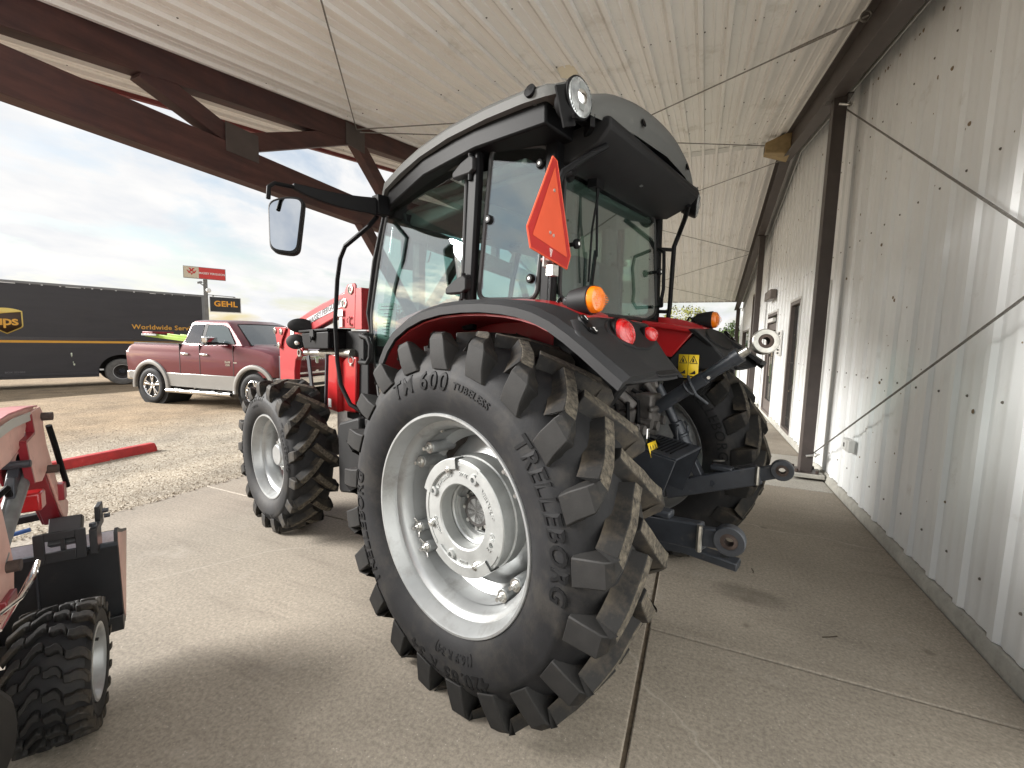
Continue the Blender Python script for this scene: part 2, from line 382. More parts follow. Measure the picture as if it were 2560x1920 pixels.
def gravel_mat():
    m = bpy.data.materials.new('crushed_gravel'); t, b = nodes(m); n = t.nodes; l = t.links
    tcn = n.new('ShaderNodeTexCoord'); v = tcn.outputs['Object']
    def vor(sc):
        a = n.new('ShaderNodeTexVoronoi'); a.inputs['Scale'].default_value = sc; l.new(v, a.inputs['Vector']); return a
    a = vor(62); hs = n.new('ShaderNodeSeparateColor'); l.new(a.outputs['Color'], hs.inputs[0])
    r = n.new('ShaderNodeValToRGB'); el = r.color_ramp.elements
    el[0].position = 0; el[0].color = (.20, .165, .12, 1); el[1].position = 1; el[1].color = (.47, .43, .36, 1)
    for p, c in ((.25, (.28, .24, .185)), (.55, (.34, .30, .24)), (.8, (.40, .36, .295))):
        x = el.new(p); x.color = (*c, 1)
    l.new(hs.outputs[0], r.inputs[0])
    ns = n.new('ShaderNodeTexNoise'); ns.inputs['Scale'].default_value = .35; ns.inputs['Detail'].default_value = 8; ns.inputs['Roughness'].default_value = .65; l.new(v, ns.inputs['Vector'])
    sx = n.new('ShaderNodeSeparateXYZ'); l.new(v, sx.inputs[0])
    mr = n.new('ShaderNodeMapRange'); mr.inputs['From Min'].default_value = -7.0; mr.inputs['From Max'].default_value = -9.5; l.new(sx.outputs['X'], mr.inputs['Value'])
    ad = n.new('ShaderNodeMath'); ad.operation = 'MULTIPLY_ADD'; ad.inputs[1].default_value = 1.5; ad.inputs[2].default_value = -.6; l.new(ns.outputs[0], ad.inputs[0])
    s2 = n.new('ShaderNodeMath'); s2.operation = 'ADD'; s2.use_clamp = True; l.new(mr.outputs[0], s2.inputs[0]); l.new(ad.outputs[0], s2.inputs[1])
    s3 = n.new('ShaderNodeMath'); s3.operation = 'MULTIPLY'; s3.inputs[1].default_value = .55; l.new(s2.outputs[0], s3.inputs[0])
    s4 = n.new('ShaderNodeMath'); s4.operation = 'MULTIPLY'; l.new(s3.outputs[0], s4.inputs[0]); l.new(mr.outputs[0], s4.inputs[1])
    mx = n.new('ShaderNodeMixRGB'); mx.blend_type = 'MULTIPLY'; l.new(s4.outputs[0], mx.inputs[0]); l.new(r.outputs[0], mx.inputs[1]); mx.inputs[2].default_value = (.92, .70, .46, 1)
    n3 = n.new('ShaderNodeTexNoise'); n3.inputs['Scale'].default_value = 1.6; n3.inputs['Detail'].default_value = 6; l.new(v, n3.inputs['Vector'])
    r3 = n.new('ShaderNodeValToRGB'); r3.color_ramp.elements[0].position = .3; r3.color_ramp.elements[1].position = .7
    r3.color_ramp.elements[0].color = (.72, .72, .72, 1); r3.color_ramp.elements[1].color = (1.15, 1.13, 1.1, 1); l.new(n3.outputs[0], r3.inputs[0])
    m2 = n.new('ShaderNodeMixRGB'); m2.blend_type = 'MULTIPLY'; m2.inputs[0].default_value = 1; l.new(mx.outputs[0], m2.inputs[1]); l.new(r3.outputs[0], m2.inputs[2])
    l.new(m2.outputs[0], b.inputs['Base Color']); b.inputs['Roughness'].default_value = .95; b.inputs['Specular IOR Level'].default_value = .2
    bp = n.new('ShaderNodeBump'); bp.inputs['Strength'].default_value = .6; bp.inputs['Distance'].default_value = .010; bp.invert = True
    l.new(a.outputs['Distance'], bp.inputs['Height']); l.new(bp.outputs[0], b.inputs['Normal'])
    return m
M['gravel'] = gravel_mat()
M['stone'] = mat('loose_stone', (.40, .355, .29), .95, var=.2, vscale=3)

# ------------------------------------------------------------------ ground, slabs
def gz(x, y):
    def ss(a, b_): t = max(0.0, min(1.0, (a - x) / (a - b_))); return t * t * (3 - 2 * t)
    z = -.035 - .117 * ss(-4.6, -8.2) - .483 * ss(-13.2, -19.6)
    if x < -23.4: z -= .004 * (-23.4 - x)
    return max(z, -1.6)
def axis(vals):
    o = []
    for a, b, n in vals: o += [a + (b - a) * i / n for i in range(n)]
    return o + [vals[-1][1]]
xs = axis([(-900, -60, 10), (-60, -24, 12), (-24, -4.42, 60), (-4.42, 30, 8), (30, 900, 8)])
ys = axis([(-900, -40, 8), (-40, -6, 10), (-6, 30, 60), (30, 70, 10), (70, 1200, 10)])
mb = MB(); o0 = 0
mb.v = [(x, y, gz(x, y) + (random.uniform(-.008, .008) if -24 < x < -4.6 and -6 < y < 30 else 0) - (.14 if -4.3 < x < 26 and -5 < y < 27 else 0)) for x in xs for y in ys]
ny = len(ys)
mb.f = [[i*ny+j, (i+1)*ny+j, (i+1)*ny+j+1, i*ny+j+1] for i in range(len(xs)-1) for j in range(ny-1)]; mb.m = [0]*len(mb.f)
gravel = struct(mb.build('gravel_ground', M['gravel'], angle=60))

floor = MB().box(-4.36, 1.40, -6, 20.5, -.13, -.014).build('concrete_floor', M['joint']); struct(floor)
def slab(x0, x1, y0, y1, m='conc'):
    g = .006
    return MB().box(x0+g, x1-g, y0+g, y1-g, -.12, 0).build('concrete_slab', M[m], floor, bevel=.007)
ysl = [-6, -1.2, 2.62, 6.2, 9.9, 13.5, 17.1, 20.5]
for a, b in zip(ysl, ysl[1:]): slab(-4.40, -.164, a, b)
ysr = [-6, -1.0, 2.29, 5.36, 7.0, 9.8, 11.5, 14.6, 17.4, 20.5]
for i, (a, b) in enumerate(zip(ysr, ysr[1:])): slab(-.158, 1.392, a, b, 'concnew' if i in (3, 5) else 'conc')

# loose stones along the slab edge and out over the lot
bmst = MB()
ico = bpy.data.meshes.new('tmp'); bm = bmesh.new(); bmesh.ops.create_icosphere(bm, subdivisions=1, radius=1); 
IV = [v.co.copy() for v in bm.verts]; IF = [tuple(v.index for v in f.verts) for f in bm.faces]; bm.free(); bpy.data.meshes.remove(ico)
for i in range(6000):
    if i < 1500: x = -4.40 - abs(random.gauss(0, .16)) + .05; y = random.uniform(-.3, 6.5); r = random.uniform(.004, .012)
    else: x = -4.4 - 4.6 * random.random() ** 1.3; y = random.uniform(-.5, 7.5); r = random.uniform(.004, .0085)
    z = (gz(x, y) if x < -4.4 else 0.0) + r * .25 + .004
    rot = Euler((random.random()*6, random.random()*6, random.random()*6)).to_matrix(); sc = Vector((random.uniform(.7, 1.3), random.uniform(.6, 1), random.uniform(.45, .8)))
    bmst.add([(Vector((x, y, z)) + rot @ Vector((v.x*sc.x, v.y*sc.y, v.z*sc.z)) * r * random.uniform(.85, 1.1)) for v in IV], IF)
stones = bmst.build('loose_gravel', M['stone'], angle=None); stuff(stones)

# ------------------------------------------------------------------ building
M['siding'] = mat('white_steel_siding', (.78, .80, .80), .36, .0, var=.05, vscale=1.4, dirt=(.40,.37,.31), dscale=2.5, dlo=.60, dhi=.88, ani=(1, 1, .25), spec=.55)
M['siding_edge'] = mat('white_trim', (.62, .62, .60), .4, var=.06, vscale=4)
M['liner'] = mat('ceiling_liner', (.81, .80, .775), .42, var=.06, vscale=1.2, dirt=(.42,.38,.31), dscale=2.0, dlo=.56, dhi=.86, ani=(1, .3, 1), spec=.5)
M['brown'] = mat('brown_steel', (.062, .050, .046), .5, var=.14, vscale=6)
M['bronze'] = mat('bronze_frame', (.16, .135, .125), .42, .3, var=.1, vscale=8)
M['wood'] = mat('redwood_stain', (.062, .024, .020), .62, var=.4, vscale=4, ani=(3, .35, 3), bump=.35, bscale=30, dirt=(.028,.016,.02), dscale=2.2, dlo=.45, dhi=.8)
M['fascia'] = mat('oxblood_trim', (.15, .02, .022), .5, var=.1, vscale=6)
M['darkroom'] = mat('dark_room', (.03, .03, .03), .9)
M['bglass'] = mat('dark_window_glass', (.02, .024, .024), .03, spec=.7)
M['screw'] = mat('screw_head', (.16, .145, .125), .6, .3)
M['mud'] = mat('mud_spot', (.22, .165, .11), 1.0, var=.4, vscale=60)
M['galv'] = mat('galvanised_cable', (.22, .21, .195), .5, .6, var=.3, vscale=60)

WX = 1.43
bld = thing('metal_building', 'white ribbed steel building wall with brown trim running along the right of the tractor', 'building', (WX, 8, 0))
def L2(p): return (p[0]-WX, p[1]-8, p[2])
def bpart(mb, name, m, **k):
    mb.v = [L2(v) for v in mb.v]; return mb.build(name, m, bld, **k)
def siding(y0, y1, z0, z1):
    prof = []; pitch = .32; y = y0
    n = max(1, round((y1 - y0) / pitch)); p = (y1 - y0) / n
    for i in range(n):
        a = y0 + i * p
        prof += [(a, 0), (a+.07*p/.32, 0), (a+.085*p/.32, .0045), (a+.11*p/.32, .0045), (a+.125*p/.32, 0), (a+.165*p/.32, 0), (a+.18*p/.32, .0045), (a+.205*p/.32, .0045), (a+.22*p/.32, 0), (a+.235*p/.32, 0), (a+.256*p/.32, .022), (a+.299*p/.32, .022)]
    prof.append((y1, 0))
    mbs = MB(); nz = 2
    rs = [[(WX - d, yy, z) for yy, d in prof] for z in (z0, z1)]
    mbs.rings(rs, closed=False, cap=False)
    o = bpart(mbs, 'wall_panel', M['siding'], angle=25); return o
segs = []
y = 5.72
for y0, y1, z0 in [(-5.16,-4.2,.09),(-4.2,-3.24,.09),(-3.24,-2.28,.09),(-2.28,-1.32,.09),(-1.32,-.36,.09),(-.36,.60,.09),(.60,1.56,.09),(1.56,2.52,.09),(2.52,3.48,.09),(3.48,4.44,.09),(4.44,5.40,.09),(5.40,6.36,.09),(6.36,7.18,2.30),(7.18,7.98,.09),(7.98,8.80,2.28),(8.80,9.44,.09),(9.44,10.14,.09),(10.14,11.48,2.24),(11.48,12.44,.09),(12.44,13.4,.09),(13.4,14.2,.09),(14.2,15.06,3.06),(15.06,15.5,.09),(15.5,16.6,2.06),(16.6,17.7,2.06),(17.7,18.8,.09)]:
    siding(y0, y1, z0, 5.9)
for y0, y1 in [(15.5, 16.6), (16.6, 17.7)]: siding(y0, y1, .09, .95)
bpart(MB().prism([(1.395, -.12), (1.62, -.12), (1.62, .085), (1.415, .085), (1.395, .05)], 'y', -6, 18.8) , 'foundation', M['found'], bevel=.008)
bpart(MB().box(1.60, 1.64, -6, 18.8, .085, 6), 'dark_room_backing', M['darkroom'])  # dark board stands in for the unlit room behind the glass
bpart(MB().box(1.39, 6, 18.8, 18.9, -.1, 6), 'end_wall', M['siding'])
bpart(MB().box(1.395, 1.45, 18.72, 18.82, -.05, 5.9), 'corner_trim', M['siding_edge'], bevel=.004)
def opening(name, y0, y1, z0, z1, kind):
    f = MB(); t = .055
    f.box(1.395, 1.47, y0, y0+t, z0, z1); f.box(1.395, 1.47, y1-t, y1, z0, z1); f.box(1.393, 1.472, y0+t, y1-t, z1-t, z1); f.box(1.393, 1.472, y0+t, y1-t, z0, z0+t)
    fr = bpart(f, name, M['bronze'], bevel=.003)
    g = MB().box(1.452, 1.458, y0+t, y1-t, z0+t, z1-t); g.v = [L2(v) for v in g.v]; g.build('pane', M['bglass'], fr)
    tr = MB().box(1.385, 1.44, y0-.02, y1+.02, z1, z1+.04).box(1.388, 1.44, y1, y1+.035, z0, z1).box(1.388, 1.44, y0-.035, y0, z0, z1)
    tr.v = [L2(v) for v in tr.v]; tr.build('trim', M['siding_edge'], fr, bevel=.003)
    return fr
opening('window', 6.36, 7.18, .09, 2.28, 'w'); opening('window', 7.98, 8.80, .09, 2.26, 'w')
d = opening('door', 10.14, 11.48, .05, 2.22, 'd')
for (a, b, c, e_) in [(10.25, 10.38, .1, 2.0), (11.24, 11.40, .1, 2.0), (10.38, 11.24, .1, .34), (10.38, 11.24, 1.86, 2.0)]:
    q = MB().box(1.425, 1.45, a, b, c, e_); q.v = [L2(v) for v in q.v]; q.build('stile', M['bronze'], d, bevel=.003)
q = MB().tube([(1.42, 10.40, .9), (1.36, 10.40, .9), (1.36, 10.40, 1.3), (1.42, 10.40, 1.3)], .012); q.v = [L2(v) for v in q.v]; q.build('handle', M['chrome'], d)
q = MB().box(1.36, 1.425, 10.5, 11.2, 2.03, 2.11); q.v = [L2(v) for v in q.v]; q.build('door_closer', M['white'], d, bevel=.006)
opening('window', 14.2, 15.06, .09, 3.04, 'w'); opening('window', 15.5, 17.7, .95, 2.04, 'w')
# top flashing below the canopy beam, and the row of screws
fl = MB(); fl.prism([(y_, 4.02+.1675*(y_-4.19)) for y_ in (-6, 9.05)] + [(y_, 5.5+.12*(y_-9)) for y_ in (9.05, -6)], 'x', 1.38, 1.392); bpart(fl, 'top_flashing', M['siding_edge'])
fl = MB(); fl.prism([(9.05, 4.83), (18.8, 2.82), (18.8, 4.5), (9.05, 5.5)], 'x', 1.38, 1.392); bpart(fl, 'top_flashing', M['siding_edge'])
sc = MB()
for zr in (.32, 1.25, 2.6, 3.6):
    y = -1.2
    while y < 18.6:
        for dy in (.02, .15):
            sc.lathe([(.009, 0), (.006, .006), (.0005, .007)], (WX - .001, y + dy + random.uniform(-.01, .01), zr + random.uniform(-.006, .006)), (-1, 0, 0), 6)
        y += .32
stuff(bpart(sc, 'wall_screws', M['screw'], angle=60))
md = MB()
for i in range(520):
    y = random.uniform(.6, 12.5) if i < 380 else random.uniform(1.5, 9); z = 4.9 - 4.5 * random.random() ** (1.9 if i < 420 else .9)
    z = min(z, 3.9 + .167 * (y - 4.2)) ; r = random.choice([.005, .005, .006, .007, .009, .015])
    md.lathe([(r, 0), (r*.75, r*.35), (.0005, r*.5)], (WX - .0012, y, z), (-1, random.uniform(-.2, .2), 0), 7)
    if r > .018: md.lathe([(r*.6, 0), (r*.4, r*.3), (.0005, r*.4)], (WX - .0012, y+.016, z-.026), (-1, 0, 0), 7)
stuff(bpart(md, 'mud_spots', M['mud'], angle=60))
x = MB().box(1.27, 1.40, 10.5, 11.3, 2.50, 2.70); bpart(x, 'wall_light', M['bronze'], bevel=.02)

# ------------------------------------------------------------------ canopy
def zc(y): return 4.32 + .1745 * (y - 4.72) if y <= 9.1 else 5.0843 - .2135 * (y - 9.1)
can = thing('canopy', 'gabled drive-through canopy with white ribbed ceiling, redwood truss and brown steel columns over the tractor', 'canopy', (-1.5, 9.1, 0))
def cpart(mb, name, m, parent=None, **k):
    mb.v = [(v[0]+1.5, v[1]-9.1, v[2]) for v in mb.v]; return mb.build(name, m, parent or can, **k)
def liner(x0, y0, y1, dz):
    p = .2286; prof = []
    for i in range(4):
        a = x0 + i * p
        prof += [(a, 0), (a+.066, 0), (a+.073, -.009), (a+.083, -.009), (a+.09, 0), (a+.135, 0), (a+.142, -.009), (a+.152, -.009), (a+.159, 0), (a+.172, 0), (a+.184, -.036), (a+.220, -.036), (a+.2262, 0)]
    prof.append((x0 + 4*p - .001, 0))
    m_ = MB(); m_.rings([[(xx, yy, zc(yy) + d + dz) for xx, d in prof] for yy in (y0, y1)], closed=False, cap=False)
    return cpart(m_, 'ceiling_panel', M['liner'], angle=25)
for i in range(8):
    x0 = -5.62 + i * .9144
    liner(x0, 1.05, 4.42, -.006); liner(x0, 4.38, 9.099, .0); liner(x0, 9.101, 13.6, .0); liner(x0, 13.56, 18.1, -.006)
deck = MB(); P = [(1.05, zc(1.05)+.03), (9.1, zc(9.1)+.03), (18.1, zc(18.1)+.03), (18.1, zc(18.1)+.14), (9.1, zc(9.1)+.14), (1.05, zc(1.05)+.14)]
cpart(deck.prism(P, 'x', -5.6, 1.6), 'roof_deck', M['siding_edge'])
def slope_strip(x0, x1, ya, yb, d0, d1):
    m_ = MB(); m_.hexa([(x0, ya, zc(ya)+d0), (x1, ya, zc(ya)+d0), (x1, yb, zc(yb)+d0), (x0, yb, zc(yb)+d0), (x0, ya, zc(ya)+d1), (x1, ya, zc(ya)+d1), (x1, yb, zc(yb)+d1), (x0, yb, zc(yb)+d1)]); return m_
cpart(slope_strip(-5.66, -5.60, 1.05, 9.1, -.05, .16), 'fascia', M['fascia']); cpart(slope_strip(-5.66, -5.60, 9.1, 18.1, -.05, .16), 'fascia', M['fascia'])
cpart(MB().box(-5.6, 1.39, 18.1, 18.16, zc(18.1)-.05, zc(18.1)+.16), 'eave_trim', M['siding_edge'], bevel=.004)
cpart(MB().box(-5.6, 1.39, .99, 1.05, zc(1.05)-.05, zc(1.05)+.16), 'eave_trim', M['siding_edge'], bevel=.004)  # near eave, out of view, drawn forward to let more daylight onto the floor
cpart(MB().prism([(9.0, zc(9.0)-.012), (9.1, zc(9.1)-.014), (9.2, zc(9.2)-.012), (9.2, zc(9.2)-.006), (9.1, zc(9.1)-.006), (9.0, zc(9.0)-.006)], 'x', -5.6, 1.39), 'ridge_trim', M['siding_edge'])
cs = MB()
for yr in (1.2, 2.2, 3.3, 4.43, 5.5, 6.6, 7.7, 8.7, 9.6, 11, 12.3, 13.55, 14.8, 16, 17.3):
    for i in range(32):
        for q in ((.172, .232) if abs(yr-4.43) < .1 or abs(yr-13.55) < .1 else (random.choice([.165, .236]),)):
            cs.lathe([(.009, 0), (.006, .006), (.0005, .007)], (-5.62 + i*.2286 + q, yr + random.uniform(-.02, .02), zc(yr) - .002), (0, 0, -1), 6)
stuff(cpart(cs, 'ceiling_screws', M['screw'], angle=60))
# steel rafters and columns along the wall
for ya, yb in ((1.06, 9.1), (9.1, 18.1)):
    r = slope_strip(1.16, 1.175, ya, yb, -.34, -.024); cpart(r, 'rafter', M['brown'])
    cpart(slope_strip(1.09, 1.245, ya, yb, -.354, -.34), 'rafter_flange', M['brown']); cpart(slope_strip(1.09, 1.245, ya, yb, -.022, -.010), 'rafter_flange', M['brown'])
for yc in (5.90, 12.05, 17.9):
    zt = zc(yc) - .355
    c = cpart(MB().box(1.155, 1.275, yc-.075, yc+.075, .075, zt), 'column', M['brown'], bevel=.006)
    b_ = MB().box(1.04, 1.385, yc-.16, yc+.16, .03, .075); b_.v = [(v[0]+1.5, v[1]-9.1, v[2]) for v in b_.v]; b_.build('base_plate', M['found'], c, bevel=.006)
    p_ = MB().box(1.10, 1.33, yc-.13, yc+.13, .075, .082); p_.v = [(v[0]+1.5, v[1]-9.1, v[2]) for v in p_.v]; p_.build('steel_plate', M['brown'], c)
    for sx in (1.115, 1.315):
        for sy in (-.11, .11):
            h = MB().hexbolt((sx, yc+sy, .082), (0, 0, 1), .018, .03); h.v = [(v[0]+1.5, v[1]-9.1, v[2]) for v in h.v]; h.build('anchor_bolt', M['rust'], c)
    t_ = MB().box(1.10, 1.32, yc-.1, yc+.1, zt, zt+.012); t_.v = [(v[0]+1.5, v[1]-9.1, v[2]) for v in t_.v]; t_.build('cap_plate', M['brown'], c)
# timber truss along the open side
TX0, TX1 = -4.475, -4.335
def truss_bar(name, a, b, h, w0=TX0, w1=TX1):
    a = Vector((0, *a)); b = Vector((0, *b)); d = (b - a).normalized(); u = Vector((0, -d.z, d.y)) * h / 2
    poly = [(p.y, p.z) for p in (a - u, b - u, b + u, a + u)]
    return cpart(MB().prism(poly, 'x', w0, w1), name, M['wood'], bevel=.006)
for ya, yb in ((1.06, 9.1), (9.1, 18.1)):
    sl_ = slope_strip(TX0-.01, TX1+.01, ya, yb, -.27, -.02); cpart(sl_, 'top_chord', M['wood'], bevel=.006)
cpart(MB().box(TX0-.012, TX1+.012, 1.06, 18.1, 3.045, 3.365), 'bottom_chord', M['wood'], bevel=.008)
webs = [((2.25, 3.66), (3.12, 3.38)), ((3.06, 3.40), (4.62, 4.11)), ((4.66, 4.15), (5.55, 3.38)), ((5.62, 3.38), (7.2, 4.50)), ((7.25, 4.5), (8.1, 3.38)), ((9.1, 4.9), (9.1, 3.36))]
for a, b in webs:
    truss_bar('web', a, b, .17)
    if a[0] < 9: truss_bar('web', (18.2 - a[0], a[1]), (18.2 - b[0], b[1]), .17)
for yn, zn in ((4.64, 4.12), (3.08, 3.42), (7.22, 4.48), (5.6, 3.42)):
    cpart(MB().box(TX1+.012, TX1+.02, yn-.17, yn+.17, zn-.15, zn+.12), 'gusset_plate', M['brown'], bevel=.003)
for yc in (6.17, 12.03, 17.8):
    cpart(MB().box(TX0, TX1, yc-.09, yc+.09, .02, 3.046), 'post', M['wood'], bevel=.008)
    for s in ((-1, 1) if 1 < yc < 17 else ()): truss_bar('knee_brace', (yc + s*.06, 1.78), (yc + s*1.36, 3.1), .16, TX0+.01, TX1-.01)
# bracing cables
def cable(pts, name='brace_cable', r=.007):
    c = cpart(MB().tube(pts, r, 6), name, M['galv']); return c
cable([(-.9, 6.1, zc(6.1)-.05), (-4.30, 4.64, zc(4.64)-.10)]); cable([(-4.30, 4.64, zc(4.64)-.10), (-1.6, 1.2, zc(1.2)-.05)])
cable([(-4.30, 4.70, zc(4.7)-.12), (1.1, 9.0, zc(9)-.12)])
a_, b_ = Vector((1.10, 4.62, zc(4.62)-.09)), Vector((-4.3, 9.0, zc(9)-.14)); cable([a_, b_])
tb = cpart(MB().tube([a_.lerp(b_, .035), a_.lerp(b_, .09)], .014, 8), 'turnbuckle', M['galv'])
e1 = MB(); e1.lathe([(.035, 0), (.043, .006), (.035, .012), (.028, .006)], a_ + Vector((-.02, 0, 0)), (0, 1, .3), 14, close=True); cpart(e1, 'eye_bolt', M['galv'])
cable([(1.10, 8.95, zc(8.95)-.36), (-4.3, 12.3, zc(12.3)-.14)]); cable([(1.10, 13.3, zc(13.3)-.2), (-4.3, 9.2, zc(9.2)-.2)]); cable([(1.10, 13.4, zc(13.4)-.2), (-4.3, 17.6, zc(17.6)-.2)]); cable([(1.10, 17.6, zc(17.6)-.2), (-4.3, 13.4, zc(13.4)-.2)])
cable([(1.285, 5.90, 4.06), (1.36, .0, .31)]); cable([(1.285, 5.90, .29), (1.36, .0, 3.01)])
for z, dz in ((4.06, -.05), (.29, .04)):
    e1 = MB(); e1.tube([(1.20, 5.82, z-dz*.6), (1.285, 5.81, z), (1.30, 5.70, z+dz*.9)], .013, 7); e1.lathe([(.02, 0), (.028, .006), (.02, .012), (.014, .006)], (1.285, 5.80, z), (1, .2, 0), 12, close=True); cpart(e1, 'cable_clamp', M['zinc'])
l_ = MB(); l_.lathe([(.115, 0), (.118, -.012), (.10, -.02), (.085, -.018), (.0005, -.022)], (-1.43, 4.56, zc(4.56)-.004), (0, 0, 1), 28); cpart(l_, 'soffit_light', mat('cream_soffit_light', (.72, .66, .52), .5))
# tan speaker box on the ridge end of the rafter
sp = thing('tan_speaker', 'tan flared speaker box fixed to the rafter at the ridge of the canopy', 'speaker', (1.02, 8.72, 4.80))
tan = mat('tan_plastic', (.30, .215, .10), .6, var=.2, vscale=10)
q = MB(); q.rings([[(-.22, -.10, -.06), (-.22, .10, -.06), (-.22, .10, .10), (-.22, -.10, .10)], [(.14, -.2, -.16), (.14, .2, -.16), (.14, .2, .2), (.14, -.2, .2)]]); q.v = [(v[0], v[1], v[2]) for v in q.v]
q.build('speaker_body', tan, sp, bevel=.012); MB().box(-.225, -.221, -.05, .05, -.03, .05).build('grille', M['black'], sp)

# signs and boxes on the wall
nb = thing('hours_board', 'narrow white printed notice board screwed to the ribbed wall beside the door', 'sign', (1.385, 9.60, 1.58))
MB().box(-.012, .012, -.22, .22, -.235, .235).build('board', M['white'], nb, bevel=.003)
q = MB()
for i, (z, w, h) in enumerate([(.18, .20, .045), (.12, .24, .012), (.05, .16, .035), (-.01, .26, .03), (-.075, .12, .03), (-.13, .26, .03), (-.19, .22, .035)]):
    n_ = 1 if h < .02 else 3
    for j in range(n_): q.box(-.0145, -.012, -w/2 + j*w/n_ + .006, -w/2 + (j+1)*w/n_ - .006, z-h/2, z+h/2)
q.build('printed_lines', M['black'], nb)
ob = thing('outlet_box', 'small white outdoor socket box low on the ribbed wall right of the column', 'socket', (1.40, 5.02, .58))
MB().box(-.05, .0, -.07, .11, -.055, .06).build('box_body', M['siding_edge'], ob, bevel=.006); MB().box(-.054, -.05, .0, .10, -.045, .05).build('cover', M['white'], ob, bevel=.002); MB().box(-.0565, -.054, .035, .065, -.02, .02).build('socket', M['black'], ob)
M['bark_twig'] = mat('twig_bark', (.06, .045, .03), .9)
# twigs on the floor
for (x, y, a, l_, lab) in [(.72, 2.62, .5, .042, 'curved dark twig lying on the concrete nearest the wall'), (.42, 3.2, 1.6, .03, 'tiny straight dark twig on the concrete beyond the oil stain'), (.26, 4.3, 1.4, .035, 'small dark straw on the concrete behind the right rear tyre')]:
    dx_, dy_ = cos(a), sin(a)
    t_ = MB().tube([(-dx_*l_, -dy_*l_, .003), (-dx_*l_*.3+.006, -dy_*l_*.3, .004), (dx_*l_*.4, dy_*l_*.4, .003), (dx_*l_, dy_*l_, .004)], .0024, 6).build('twig', M['bark_twig'], loc=(x, y, .001)); tag(t_, lab, 'twig')
